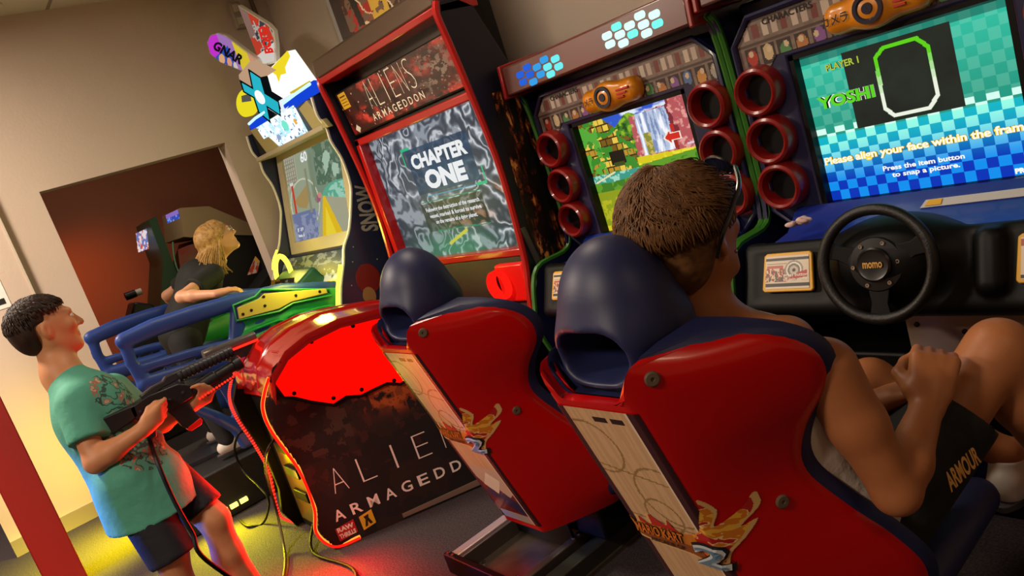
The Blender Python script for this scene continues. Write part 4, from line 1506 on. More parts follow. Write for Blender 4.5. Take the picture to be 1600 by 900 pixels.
# maker's badges
for (s0, z0), rows, c, tc in (((0.045, 0.025), ('RAW', 'THRILLS'), mat('badge_red', 'a8201a', 0.5), INKW), ((0.155, 0.03), (), mat('badge_yellow', 'd8b428', 0.5), INKK)):
    w_, h_ = (0.085, 0.06) if rows else (0.06, 0.065)
    bd = MB().slab([tuple(pn(s0 + a * w_, z0 + b * h_ + a * 0.012, 0.002)) for a, b in ((0, 0), (1, 0), (1, 1), (0, 1))], nN * 0.002).build('badge', c, sN)
    for k, r_ in enumerate(rows):
        lettering('badge_lettering', r_, fa2(0.0055), s0 + 0.006, z0 + 0.036 - 0.03 * k + 0.004, s0 + w_ - 0.006, z0 + 0.058 - 0.03 * k + 0.004, tc, bd, bold=0.05)
    if not rows:
        MB().slab([tuple(pn(s0 + a * w_, z0 + b * h_ + a * 0.012, 0.0045)) for a, b in ((0.2, 0.15), (0.4, 0.15), (0.5, 0.45), (0.6, 0.15), (0.8, 0.15), (0.62, 0.62), (0.7, 0.85), (0.3, 0.85), (0.38, 0.62))], nN * 0.001).build('badge_mark', tc, bd)
# red hood over the top
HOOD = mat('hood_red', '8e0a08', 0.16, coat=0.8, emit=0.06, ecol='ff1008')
hz = [(0.02, 0.74), (0.05, 0.83), (0.13, 0.90), (0.23, 0.935), (0.37, 0.95), (0.54, 0.93), (0.76, 0.89), (0.94, 0.83)]
V, F = [], []
K = 11
for s, z in hz:
    a, b = pn(s, z - 0.012, 0.01), pf(s, z - 0.012 - 0.07 * s)
    for k in range(K):
        t = k / (K - 1)
        p = a * (1 - t) + b * t
        p[2] += 0.022 * math.sin(PI * t) + 0.008 * math.cos(6 * PI * t) * math.sin(PI * t)
        V.append(tuple(p))
for s, z in hz:
    a, b = pn(s, z, 0.012), pf(s, z)
    a[2] -= 0.045
    b[2] -= 0.045
    V += [tuple(a), tuple(b)]
m_ = len(hz)
for i in range(m_ - 1):
    for k in range(K - 1):
        F.append((i * K + k, i * K + k + 1, (i + 1) * K + k + 1, (i + 1) * K + k))
    F.append((i * K, (i + 1) * K, m_ * K + 2 * (i + 1), m_ * K + 2 * i))
    F.append((i * K + K - 1, m_ * K + 2 * i + 1, m_ * K + 2 * (i + 1) + 1, (i + 1) * K + K - 1))
hm = MB()
hm.v, hm.f, hm.mi = V, F, [0] * len(F)
hd = hm.build('hood', HOOD, ped, fix=True, angle=50)
so = hd.modifiers.new('thickness', 'SOLIDIFY')
so.thickness = 0.012
for k in (3, 7):
    MB().tube([np.array(V[i * K + k]) + np.array([0, 0, 0.006]) for i in range(m_)], 0.012, 8).build('hood_rib', HOOD, hd)
MB().slab([tuple(pn(0.03, 0.70, -0.02)), tuple(pn(0.10, 0.90, -0.02)), tuple(pf(0.10, 0.90)), tuple(pf(0.03, 0.70))], (0, 0.02, -0.01)).build('hood_front', HOOD, ped, bevel=0.006)
# front between the two rope lights
MB().slab([(-3.50, 0.94, 0.05), (-3.19, 0.94, 0.05), (-3.19, 0.95, 0.62), (-3.50, 0.95, 0.62)], (0, 0.03, 0)).build('front_plate', mat('steel_gold_reflection', '8a7430', 0.3, metal=0.7), ped, bevel=0.004)  # steel plate, its yellow reflection put into the base colour
for z in (0.18, 0.30, 0.42):
    MB().span((-3.42, 0.928, z), (-3.27, 0.945, z + 0.05)).build('front_slot', BLACKP, ped, bevel=0.004)
MB().lathe((-3.34, 0.945, 0.53), (0, -1, 0), [(0, 0.001), (0, 0.035), (0.012, 0.035), (0.016, 0.028), (0.016, 0.001)], 20).build('front_button', mat('dull_red', '6a0d0a', 0.4), ped)
# rope lights along both front edges
rn = smooth_path([pn(s - 0.012, z, -0.01) for s, z in ((0.04, 0.81), (0.0, 0.755), (-0.03, 0.69), (-0.03, 0.59), (0.012, 0.39), (0.01, 0.21), (-0.02, 0.10), (0.03, 0.012))] + [pn(0.13, 0.012, 0.008)], 10)
MB().tube(rn, 0.0085, 8).build('rope_light', glow('rope_orange', 'ff9a38', 1.5), ped)
MB().tube([p + nN * 0.012 for p in rn], 0.006, 8).build('rope_light', glow('rope_red', 'ff1c10', 1.3), ped)
rf = smooth_path([pf(s - 0.012, z) + np.array([0.01, 0, 0]) for s, z in ((0.04, 0.81), (-0.02, 0.72), (-0.03, 0.62), (0.0, 0.45), (0.012, 0.30), (-0.02, 0.10), (0.03, 0.02))], 24)
bd_ = MB()
for i in range(0, len(rf), 2):
    p = rf[i]
    bd_.lathe(p - np.array([0, 0, 0.007]), (0, 0, 1), [(0, 0.001), (0.003, 0.006), (0.007, 0.0085), (0.011, 0.006), (0.014, 0.001)], 8)
MB().tube(rf, 0.0065, 6).build('rope_sleeve', mat('rope_sleeve', '8a1410', 0.3, emit=0.5, ecol='ff1008'), ped)
tag(bd_.build('rope_beads', glow('bead_red', 'ff3a2a', 1.6), ped), kind='stuff')


# ---------------------------------------------------------------- the snowboard game
CREAM = mat('cream_plastic', 'b0a489', 0.45)
WHITEED = mat('white_edge', 'd8d4c4', 0.4)
SNOWSIDE = mat('snow_side', '161a33', 0.35, coat=0.2, noise=(3.0, '2a2f52', 0.3))
RAILB = mat('rail_blue', '20408c', 0.42)
RAILG = mat('rail_green', '1f8f48', 0.42)
YPL = mat('yellow_plate', 'c9b455', 0.4)
NEON = glow('neon_blue', '1648e0', 0.9)
YLED = glow('yellow_led', 'fff04a', 2.2)
snow = empty('snowboard_game', (-4.40, 1.9, 0), 'snowboard racing arcade game with lit X topper and blue rider rails by the doorway', 'arcade machine')
SL, SR = -4.95, -3.85
MB().span((SL + 0.03, 2.10, 0.0), (SR - 0.03, 2.56, 1.95)).build('body', BLACKP, snow, bevel=0.01)
MB().span((SL + 0.03, 1.70, 0.0), (SR - 0.03, 2.10, 0.86)).build('lower_body', BLACKP, snow)
fpr = [(1.60, 0.0), (1.60, 0.60), (1.678, 0.892), (1.763, 1.058), (1.80, 1.14), (1.866, 1.22), (1.934, 1.358), (1.968, 1.452), (1.973, 1.593), (1.948, 1.70), (1.950, 1.78), (1.925, 1.85), (1.93, 1.95)]
sfp = smooth_path([(0, y, z) for y, z in fpr], 4)
for x, sx in ((SL, 1), (SR, -1)):
    poly = [(x, p[1], p[2]) for p in sfp] + [(x, 2.30, 2.0), (x, 2.58, 1.9), (x, 2.58, 0.0)]
    sp = MB().slab(poly, (sx * 0.03, 0, 0)).build('side_panel', SNOWSIDE, snow)
    MB().tube([(x + sx * 0.015, p[1] - 0.004, p[2]) for p in sfp], 0.008, 6).build('edge_trim', WHITEED, sp)
    if sx < 0:
        fs_ = bil((x + 0.002, 2.026, 1.158), (x + 0.002, 2.08, 1.414), (x + 0.002, 1.976, 1.438), (x + 0.002, 1.922, 1.186))
        SILV = mat('silver_print', '8d8a88', 0.4)
        lettering('side_lettering', 'SNOW', fs_, 0.0, 0.0, 1.0, 1.0, SILV, sp, bold=0.03)
        fs2 = bil((x + 0.002, 2.12, 0.93), (x + 0.002, 2.21, 1.34), (x + 0.002, 2.115, 1.365), (x + 0.002, 2.02, 0.955))
        lettering('side_lettering', 'BOARD', fs2, 0.0, 0.0, 1.0, 1.0, SILV, sp, bold=0.03)
        MB().slab([(x + 0.0015, 1.86 + 0.075 * math.cos(t), 0.93 + 0.085 * math.sin(t)) for t in np.linspace(0, 2 * PI, 20)[:-1]], (0.002, 0, 0)).build('side_print', mat('dark_red_print', '6a1c1a', 0.4), sp)
        MB().slab([(x + 0.004, 1.83 + 0.04 * math.cos(t), 0.84 + 0.05 * math.sin(t)) for t in np.linspace(0, 2 * PI, 16)[:-1]], (0.002, 0, 0)).build('side_print', mat('tan_print', '8d6a45', 0.4), sp)
        for k in range(40):
            y, z = random.uniform(1.75, 2.3), random.uniform(0.7, 1.25)
            if y > 1.62 + (z - 0.7) * 0.45:
                MB().slab([(x + 0.0015, y + 0.004 * math.cos(t), z + 0.004 * math.sin(t)) for t in np.linspace(0, 2 * PI, 7)[:-1]], (0.001, 0, 0)).build('snow_fleck', SILV, sp)
# tilted screen in a cream frame
fr_ = lambda off: bil((-4.90, 1.905 - off, 1.13), (-3.88, 1.905 - off, 1.13), (-3.88, 2.05 - off, 1.785), (-4.90, 2.05 - off, 1.785))
fq = fr_(0.0)
fm_ = MB()
o_ = [(0, 0), (1, 0), (1, 1), (0, 1)]
i_ = [(0.085, 0.115), (0.915, 0.115), (0.915, 0.92), (0.085, 0.92)]
for k in range(4):
    a, b = o_[k], o_[(k + 1) % 4]
    c, d = i_[(k + 1) % 4], i_[k]
    fm_.slab([tuple(fq(*p)) for p in (a, b, c, d)], (0, 0.03, 0.004))
fm_.build('screen_frame', CREAM, snow, fix=True, bevel=0.004)


def street(S, T):
    a = Art(S, T, '9aa48c')
    n, n2 = vnoise(S * 8, T * 6, 61), vnoise(S * 26, T * 20, 62)
    a.put((S > 0.45) & (T > 0.45), '7c8f7a').put((S > 0.55) & (T > 0.55) & (n2 > 0.42), '54705a').put((S > 0.6) & (n > 0.6) & (T > 0.5), 'a9c4ae')
    a.put(((S - 0.85) / 0.25) ** 2 + ((T - 0.42) / 0.14) ** 2 < 1, '5fae90').put((((S - 0.9) / 0.2) ** 2 + ((T - 0.44) / 0.1) ** 2 < 1) & (n2 > 0.5), '9fd2bc')
    a.poly([(0.0, 0.62), (0.22, 0.7), (0.22, 1.0), (0.0, 1.0)], 'b4b09a')
    a.put((S < 0.22) & (T > 0.66) & (np.mod(S * 26, 1) < 0.4), '8a8a76').put((S < 0.2) & (np.mod(T * 22, 1) < 0.3) & (T > 0.66), '8d8c78')
    a.poly([(0.1, 0.48), (0.36, 0.62), (0.42, 0.5), (0.3, 0.36), (0.16, 0.4)], 'a88f5a')
    a.put((np.abs(((S - 0.28) / 0.26) ** 2 + ((T - 0.42) / 0.28) ** 2 - 1) < 0.07), 'c9cdb4')
    a.put((T < 0.34) & (S < 0.45), '6d7aa0').put((T < 0.3) & (S < 0.5) & (n2 > 0.5), '8d96b4')
    a.poly([(0.42, 0.0), (1.0, 0.0), (1.0, 0.34), (0.62, 0.44)], 'a8a88e')
    a.poly([(0.5, 0.0), (0.84, 0.0), (0.64, 0.44), (0.61, 0.44)], 'e8c020').poly([(0.56, 0.0), (0.74, 0.0), (0.63, 0.32)], 'f4d838')
    a.rect(0.08, 0.34, 0.115, 0.66, 'c8402c').rect(0.055, 0.66, 0.12, 0.70, 'd8d8d0')
    a.disc(0.52, 0.43, 0.05, 0.045, 'a05a78').disc(0.56, 0.46, 0.035, 0.03, 'd08a80')
    a.rect(0.36, 0.3, 0.40, 0.8, '8a8f74').rect(0.48, 0.4, 0.51, 0.95, '7f8a6e')
    for k in range(4):
        a.put((S > 0.07 + 0.03 * k) & (S < 0.09 + 0.03 * k) & (T > 0.05) & (T < 0.16) & (n2 > 0.4), 'f0f0ee')
    return a.c


fs3 = lambda off: (lambda a, b: fr_(off - 0.012)(0.08 + 0.84 * np.asarray(a), 0.11 + 0.815 * np.asarray(b)))
ss = painted('screen', fs3(0), 130, 110, street, print_mat('lit_screen_soft', 0.12, screen=0.85), snow)
lettering('screen_lettering', '60', fs3(0.004), 0.34, 0.875, 0.46, 0.985, GW, ss, bold=0.02)
# snow scene shelf, console, handle ring
MB().slab([(SL + 0.03, 1.90, 1.135), (SL + 0.03, 1.86, 1.12), (SL + 0.03, 1.72, 0.93), (SL + 0.03, 1.66, 0.86), (SL + 0.03, 2.1, 0.86), (SL + 0.03, 2.1, 1.135)], (SR - SL - 0.06, 0, 0)).build('shelf', mat('shelf_dark', '1a2232', 0.4), snow)


def snowy(S, T):
    a = Art(S, T, '1c2636')
    n, n2 = vnoise(S * 8, T * 4, 71), vnoise(S * 22, T * 9, 72)
    a.put(T > 0.62 + 0.3 * (n - 0.5), '39465a').put((T > 0.7 + 0.3 * (n - 0.5)) & (n2 > 0.5), '7e8894')
    a.put((T < 0.45 + 0.3 * (n2 - 0.5)), '8d9698').put((T < 0.36 + 0.4 * (n2 - 0.5)), 'c3c8c4').put((T < 0.42) & (n2 < 0.36), '4a545c')
    return a.c


painted('shelf_print', bil((SL + 0.04, 1.715, 0.93), (SR - 0.04, 1.715, 0.93), (SR - 0.04, 1.855, 1.12), (SL + 0.04, 1.855, 1.12)), 90, 40, snowy, PRINT, snow)
s = Sculpt((-4.75, 1.48, 0.85), (-4.05, 1.82, 1.12), 0.009)
s.rbox((-4.42, 1.66, 0.965), (0.24, 0.11, 0.075), 0.02, [[1, 0, 0], [0, 0.9, -0.43], [0, 0.43, 0.9]])
con = s.build('console', mat('console_green', '154a3c', 0.4), snow)
painted('console_print', bil((-4.62, 1.553, 0.92), (-4.24, 1.553, 0.92), (-4.24, 1.615, 1.05), (-4.62, 1.615, 1.05)), 50, 24, lambda S, T: Art(S, T, '11130f').put((vnoise(S * 9, T * 5, 3) > 0.55) & (S < 0.5), '8a6a2a').put((vnoise(S * 14, T * 8, 6) > 0.6) & (S > 0.55), '6f8a78').c, PRINT, con)
arc = [(-4.62 + 0.13 * math.cos(t), 1.70 + 0.02 * math.sin(t), 1.04 + 0.13 * math.sin(t)) for t in np.linspace(-0.1, PI * 1.02, 24)]
MB().tube(arc, 0.016, 8).build('light_arch', YLED, snow)
MB().tube([(SR - 0.02, p[1] - 0.022, p[2]) for p in sfp if 0.70 < p[2] < 1.08], 0.010, 8).build('light_strip', YLED, snow)
MB().tube([(SL + 0.035, p[1] - 0.02, p[2]) for p in sfp if 1.08 < p[2] < 1.20], 0.008, 8).build('light_strip', YLED, snow)
MB().slab([(SR - 0.05, 1.63, 0.72), (SR - 0.05, 1.73, 0.98), (SR - 0.20, 1.73, 0.98), (SR - 0.20, 1.63, 0.72)], (0, -0.02, 0.006)).build('front_panel', mat('front_yellow', 'd8c83a', 0.4), snow, bevel=0.006)
# marquee with its side wings
MB().span((SL + 0.04, 1.955, 1.80), (SR - 0.04, 2.12, 1.99)).build('marquee_box', mat('marquee_dark', '1c1a16', 0.5), snow)


def marquee_art(S, T):
    a = Art(S, T, 'f2fcff')
    n = vnoise(S * 12, T * 6, 81)
    a.put(n > 0.60, 'b8e4f2').put(vnoise(S * 20, T * 10, 85) > 0.70, '5a6f9a').disc(0.62, 0.55, 0.07, 0.2, '6fdcc4').disc(0.86, 0.5, 0.025, 0.12, 'e2a52c').disc(0.35, 0.3, 0.05, 0.1, '8a9ac0')
    return a.c


mqs = painted('marquee_panel', bil((-4.66, 1.935, 1.80), (-4.07, 1.935, 1.80), (-4.10, 1.925, 1.965), (-4.73, 1.925, 1.965)), 60, 20, marquee_art, print_mat('lit_marquee', 0.3, screen=1.15), snow)
for pl in ([(390, 204), (404, 197), (441, 235), (419, 243)], [(466, 170), (478, 157), (513, 199), (489, 204)]):
    MB().slab([on_y(u, v, 1.93) for u, v in pl], (0, 0.035, 0)).build('marquee_wing', mat('wing_cream', 'a59a66', 0.45), snow, bevel=0.005)
MB().span((SL + 0.02, 1.925, 1.772), (SR - 0.02, 2.05, 1.80)).build('marquee_sill', CREAM, snow, bevel=0.005)
# blue tubes and the topper
for pl in ([(398, 197), (408, 188), (424, 178)], [(452, 165), (472, 150), (494, 135)]):
    MB().tube([on_y(u, v, 1.96) for u, v in pl], 0.035, 12).build('neon_tube', NEON, snow)
    MB().tube([np.array(on_y(u, v - 3, 1.96)) + np.array([0.0, -0.035, 0.01]) for u, v in pl], 0.009, 8).build('tube_highlight', glow('tube_highlight', 'b8e8ff', 1.4), snow)  # pale glowing strip laid on the glossy tube as its highlight
MB().span((-4.70, 1.985, 1.99), (-3.95, 2.10, 2.06)).build('topper_base', mat('topper_dark', '23222a', 0.5), snow)


def board(pl, y, art, name, th=0.03):
    pts = [on_y(u, v, y) for u, v in pl]
    me = MB().slab(pts, (0, th, 0)).build(name, WHITEED, snow, bevel=0.004)
    xs, zs = [p[0] for p in pts], [p[2] for p in pts]
    x0, x1, z0, z1 = min(xs), max(xs), min(zs), max(zs)
    npz = [((p[0] - x0) / (x1 - x0), (p[2] - z0) / (z1 - z0)) for p in pts]
    c = np.mean(npz, 0)
    npz = [tuple(c + (np.array(p) - c) * 0.94) for p in npz]
    painted('board_print', bil((x0, y - 0.003, z0), (x1, y - 0.003, z0), (x1, y - 0.003, z1), (x0, y - 0.003, z1)), 90, 70, art, print_mat('lit_board', 0.3, screen=0.8), me,
            mask=lambda S, T: Art(S, T, '000000').poly(npz, 'ffffff').c[..., 0] > 0.5)
    return me


def gnar_art(S, T):
    a = Art(S, T, 'a878c0')
    a.put(S + T * 0 < 0.34, 'd030d8').put((S < 0.5) & (T < 0.62), '2a50b8').put((S > 0.62), 'e8d030').put(S > 0.86, 'd89a80')
    a.disc(0.25, 0.5, 0.08, 0.09, 'e8b080').disc(0.40, 0.36, 0.06, 0.08, 'e8a080').disc(0.5, 0.22, 0.05, 0.08, 'd8d0c0')
    return a.c


def bold_art(S, T):
    a = Art(S, T, 'b8b0a8')
    n = vnoise(S * 6, T * 9, 91)
    a.put(n > 0.52, 'c83a26').put(n < 0.40, '3a3a40').put((S < 0.3) & (T > 0.5), '8a6a60').put(T < 0.25, 'e0d8d0')
    return a.c


b1 = board([(323, 66), (328, 55), (340, 51), (352, 55), (400, 92), (404, 100), (380, 112), (345, 98), (328, 84)], 1.985, gnar_art, 'snowboard_sign')
gm = bil(on_y(331, 76, 1.975), on_y(376, 102, 1.975), on_y(383, 89, 1.975), on_y(338, 63, 1.975))
lettering('sign_lettering', 'GNAR', gm, 0, 0, 1, 1, glow('sign_ink', '141018', 1.0), b1, bold=0.05)
b2 = board([(371, 8), (398, 25), (418, 38), (427, 48), (430, 70), (431, 98), (408, 104)], 2.02, bold_art, 'snowboard_sign')
gm2 = bil(on_y(414, 84, 2.0), on_y(402, 42, 2.0), on_y(416, 40, 2.0), on_y(428, 82, 2.0))
lettering('sign_lettering', 'BOLD', gm2, 0, 0, 1, 1, glow('sign_red', 'd8281c', 1.0), b2, bold=0.05)
# yellow disc, white arrow block, X emblem
yd = [on_y(384 + 15 * math.cos(t), 161 + 22 * math.sin(t), 1.99) for t in np.linspace(0, 2 * PI, 28)[:-1]]
dk = MB().slab(yd, (0, 0.03, 0)).build('disc_sign', glow('disc_yellow', 'f0e024', 0.95), snow)
MB().slab([on_y(u, v, 1.985) for u, v in ((377, 150), (390, 146), (392, 158), (378, 160))], (0, 0.004, 0)).build('disc_mark', glow('disc_grey', '6d6a64', 0.6), dk)
wb_ = MB().slab([on_y(u, v, 1.975) for u, v in [(414.0, 114.7), (448.7, 80.0), (480.7, 125.3), (483.3, 128.0), (455.3, 145.3), (435.3, 157.3), (415.3, 144.0), (408.7, 121.3)]], (0, 0.05, 0)).build('arrow_block', glow('block_white', 'fdfbe8', 1.25), snow)
MB().slab([on_y(u, v, 1.972) for u, v in [(420.7, 109.9), (448.7, 79.2), (452.7, 88.0), (444.7, 105.3), (446.5, 114.7), (438.0, 117.3), (435.3, 128.0), (431.3, 117.3)]], (0, 0.003, 0)).build('block_mark', glow('block_yellow', 'f0d828', 1.0), wb_)
MB().slab([on_y(u, v, 1.973) for u, v in [(452.7, 144.0), (482.8, 126.4), (484.7, 129.6), (454.5, 148.3)]], (0, 0.006, 0)).build('block_edge', glow('block_gold', 'd8c030', 0.9), wb_)
xo = [(387.3, 108.0), (407.3, 121.3), (414.0, 145.3), (435.3, 158.7), (439.3, 182.7), (418.0, 168.5), (423.3, 193.3), (403.3, 176.0), (395.9, 153.3), (379.9, 144.0), (374.0, 125.3), (393.2, 136.5)]
X1 = MB().slab([on_y(u, v, 1.925) for u, v in xo], (0, 0.045, 0)).build('x_emblem', glow('emblem_black', '10161a', 0.6), snow)
MB().slab([on_y(u, v, 1.93) for u, v in [(374.0, 124.0), (372.9, 117.3), (390.0, 96.5), (421.5, 111.5), (407.6, 120.5), (387.9, 107.2), (393.2, 135.5)]], (0, 0.045, 0)).build('emblem_top', glow('emblem_tan', 'd0a888', 0.8), X1)
MB().slab([on_y(u, v, 1.928) for u, v in [(418.0, 169.1), (439.3, 182.7), (451.3, 165.3), (455.3, 146.1), (435.3, 157.9), (439.3, 170.7)]], (0, 0.045, 0)).build('emblem_side', glow('emblem_pale', 'e8f0fa', 1.0), X1)
cx_, cy_ = sum(p[0] for p in xo) / 12, sum(p[1] for p in xo) / 12
shr = lambda p, k: (cx_ + (p[0] - cx_) * k, cy_ + (p[1] - cy_) * k)
ins_ = []
for i_, p in enumerate(xo):
    pv, nx_ = xo[i_ - 1], xo[(i_ + 1) % 12]
    e1 = (p[0] - pv[0], p[1] - pv[1])
    e2 = (nx_[0] - p[0], nx_[1] - p[1])
    l1, l2 = math.hypot(*e1), math.hypot(*e2)
    n1, n2 = (-e1[1] / l1, e1[0] / l1), (-e2[1] / l2, e2[0] / l2)
    dd = 1 + n1[0] * n2[0] + n1[1] * n2[1]
    ins_.append((p[0] + 2.2 * (n1[0] + n2[0]) / dd, p[1] + 2.2 * (n1[1] + n2[1]) / dd))
MB().slab([on_y(u, v, 1.920) for u, v in ins_], (0, 0.004, 0)).build('emblem_arms', glow('emblem_teal', '2ab8cc', 0.95), X1)
MB().slab([on_y(405.5 + 7.5 * math.cos(t) + 2 * math.sin(t), 152 + 10 * math.sin(t) + 4 * math.cos(t), 1.915) for t in np.linspace(0, 2 * PI, 20)[:-1]], (0, 0.004, 0)).build('emblem_eye', glow('emblem_white', 'f4ffff', 1.2), X1)
# rider platform and rails
pf_ = MB().span((SL + 0.02, 0.58, 0.0), (-4.14, 1.70, 0.27)).build('platform', mat('platform_black', '15161a', 0.55, bump=(120, 0.2)), snow, bevel=0.01)
for k in range(3):
    MB().cyl((-4.136, 0.735 + 0.055 * k, 0.055), (-4.136, 0.775 + 0.055 * k, 0.055), 0.013, n=10).build('platform_light', glow('platform_led', 'fff86a', 2.5), pf_)
# snowboard under the rider's feet
MB().slab([(-4.52 + 0.13 * math.cos(t), 1.02 + (0.42 if abs(math.sin(t)) > 0 else 0) * math.sin(t), 0.272) for t in np.linspace(0, 2 * PI, 28)[:-1]], (0, 0, 0.02)).build('rider_board', mat('board_dark', '22262e', 0.4), snow)


def rail(x, near):
    Y = lambda u, v: np.array([x] + list(on_x(u, v, -3.93)[1:]))
    s = Sculpt((x - 0.06, 0.5, 0.36), (x + 0.06, 1.85, 1.22), 0.009)
    fl = ((1, 0, 0), 0.6)
    K_ = 0.004
    s.chain([Y(194, 533), Y(240, 512), Y(300, 492), Y(370, 471), Y(440, 453), Y(525, 447)], [0.042, 0.045, 0.045, 0.042, 0.036, 0.03], K_, flat=fl)
    s.chain([Y(194, 533), Y(205, 566), Y(228, 600)], [0.032, 0.028, 0.034], K_, flat=fl)
    s.chain([Y(214, 578), Y(300, 552), Y(375, 535)], [0.026, 0.026, 0.03], K_, flat=fl)
    s.chain([Y(228, 600), Y(320, 572), Y(400, 548)], [0.044, 0.044, 0.056], K_, flat=fl)
    s.chain([Y(372, 478), Y(370, 545)], [0.04, 0.045], K_, flat=fl)
    s.chain([Y(228, 602), Y(250, 616), Y(309, 640), Y(340, 652), Y(370, 668), Y(395, 700)], [0.036, 0.03, 0.028, 0.03, 0.035, 0.05], K_, flat=fl)
    s.chain([Y(330, 570), Y(365, 620), Y(400, 690)], [0.03, 0.04, 0.06], K_, flat=fl)
    s.chain([Y(400, 480), Y(420, 560), Y(440, 640)], [0.06, 0.09, 0.08], K_, flat=((1, 0, 0), 0.3))
    r = s.build('rider_rail', RAILB, snow)
    g = Sculpt((x - 0.06, 0.9, 0.55), (x + 0.07, 1.85, 1.2), 0.008)
    fg = ((1, 0, 0), 0.42)
    g.chain([Y(385, 488), Y(440, 470), Y(520, 462)], [0.075, 0.075, 0.06], 0.004, flat=fg)
    g.chain([Y(390, 530), Y(450, 505), Y(515, 490)], [0.075, 0.08, 0.06], 0.004, flat=fg)
    sd = 1 if near else -1
    for pth, rr in (([Y(450, 500), Y(480, 488), Y(508, 482)], 0.018), ([Y(385, 525), Y(410, 512), Y(430, 505)], 0.020)):
        p = smooth_path([q + np.array([sd * 0.036, 0, 0]) for q in pth], 4)
        g.chain(p, [rr] * len(p), 0.006, sub=True)
    gp = g.build('rail_panel', RAILG, r)
    pl = [(367, 481), (399, 468), (409, 459), (505, 451), (508, 458), (452, 472), (432, 483), (370, 499)]
    MB().slab([tuple(Y(u, v) + np.array([sd * 0.030, 0, 0.0])) for u, v in pl], (sd * 0.008, 0, 0)).build('rail_plate', YPL, r, bevel=0.003)
    cen_ = np.mean([Y(u, v) for u, v in pl], 0)
    ol = [Y(u, v) + (Y(u, v) - cen_) * np.array([0, 0.06, 0.35]) + np.array([sd * 0.030, 0, 0]) for u, v in pl]
    MB().tube(ol, 0.007, 6, closed=True).build('panel_ridge', RAILG, gp)
    for pth_ in (((442, 512), (446, 500), (480, 486), (512, 478), (514, 486), (482, 497), (452, 512)), ((372, 540), (376, 524), (412, 508), (436, 500), (440, 508), (416, 520), (384, 540))):
        MB().tube(smooth_path([Y(u, v) + np.array([sd * 0.032, 0, 0]) for u, v in pth_], 3), 0.006, 6).build('panel_ridge', RAILG, gp)
    for u, v in ((376, 491), (389, 485), (408, 464), (410, 478), (458, 462), (495, 456)):
        MB().lathe(Y(u, v) + np.array([sd * 0.037, 0, 0]), (sd, 0, 0), [(0, 0.008), (0.003, 0.008), (0.004, 0.0005)], 10).build('plate_bolt', mat('dark_bolt', '2a2622', 0.4, metal=0.6), r)


rail(-3.93, True)
rail(-4.86, False)

# ---------------------------------------------------------------- machines in the dark room through the doorway
DKG = mat('dark_green_side', '123822', 0.5)
cab = empty('arcade_cabinet', (-6.95, 2.1, 0), 'arcade cabinet with a beige hood and a blue star screen in the dark room', 'arcade machine')
XA = -6.62
hp = [on_x(u, v, XA) for u, v in ((281, 325), (326, 322), (400, 353), (404, 368), (330, 366), (300, 371), (287, 370))]
MB().slab(hp, (-0.62, 0, 0)).build('hood', mat('beige_hood', '8d7a58', 0.6), cab)
MB().slab([(XA - 0.01, 1.80, 0.0), (XA - 0.01, 1.80, 1.05), (XA - 0.01, 1.66, 1.12), (XA - 0.01, 1.70, 1.22), (XA - 0.01, 1.86, 1.42), (XA - 0.01, 2.5, 1.36), (XA - 0.01, 2.5, 0.0)], (-0.60, 0, 0)).build('body', mat('cabinet_black', '121010', 0.5), cab)
a_, b_ = on_y(265, 333, 1.80), on_y(268, 373, 1.80)
x1_ = XA - 0.04


def star_art(S, T):
    a = Art(S, T, '2a4ab8')
    a.put(vnoise(S * 9, T * 9, 5) > 0.58, '7a9ae0').poly([(0.3, 0.35), (0.45, 0.45), (0.5, 0.75), (0.6, 0.5), (0.85, 0.5), (0.65, 0.38), (0.7, 0.2), (0.5, 0.3)], 'e8e05a').rect(0, 0.85, 1, 1, '8a6ac0')
    return a.c


painted('screen', bil((x1_ - 0.42, 1.785, 1.49), (x1_, 1.785, 1.49), (x1_, 1.815, 1.70), (x1_ - 0.42, 1.815, 1.70)), 30, 24, star_art, print_mat('lit_screen_far', 0.2, screen=0.9), cab)
MB().slab([on_x(u, v, XA + 0.005) for u, v in ((278, 390), (292, 384), (306, 380), (318, 395), (316, 430), (300, 432), (282, 424))], (-0.005, 0, 0)).build('side_print', mat('tan_side_print', '6a5238', 0.6, noise=(9, '7a1a18', 0.2)), cab)
MB().tube(smooth_path([on_x(u, v, XA + 0.004) for u, v in ((270, 378), (272, 400), (278, 422), (290, 440))], 6), 0.006, 6).build('edge_trim', mat('pale_green_edge', '4f8a6a', 0.5), cab)
cb = empty('arcade_cabinet', (-7.05, 1.7, 0), 'green sided arcade cabinet with a small white screen, deepest in the dark room', 'arcade machine')
MB().slab([(-6.68, 1.42, 0), (-6.68, 1.40, 1.0), (-6.68, 1.56, 1.35), (-6.68, 1.575, 1.68), (-6.68, 1.64, 1.70), (-6.68, 1.62, 1.25), (-6.68, 1.62, 1.0), (-6.68, 1.62, 0)], (-0.5, 0, 0)).build('body', DKG, cb)
painted('screen', bil((-7.14, 1.50, 1.47), (-6.72, 1.50, 1.47), (-6.72, 1.545, 1.63), (-7.14, 1.545, 1.63)), 24, 18, lambda S, T: Art(S, T, 'e8dcdc').put(vnoise(S * 7, T * 6, 3) > 0.55, '5a7ac0').put(vnoise(S * 8, T * 7, 8) > 0.62, 'c85a5a').c, print_mat('lit_screen_far', 0.2, screen=0.9), cb)
cc_ = empty('arcade_cabinet', (-6.4, 2.4, 0), 'dark arcade cabinet with a white and red control card right behind the door jamb', 'arcade machine')
MB().slab([(-6.25, 2.05, 0), (-6.25, 2.0, 0.85), (-6.25, 2.25, 1.0), (-6.25, 2.35, 1.35), (-6.25, 2.6, 1.35), (-6.25, 2.6, 0)], (-0.3, 0, 0)).build('body', mat('cabinet_black', '121010', 0.5), cc_)
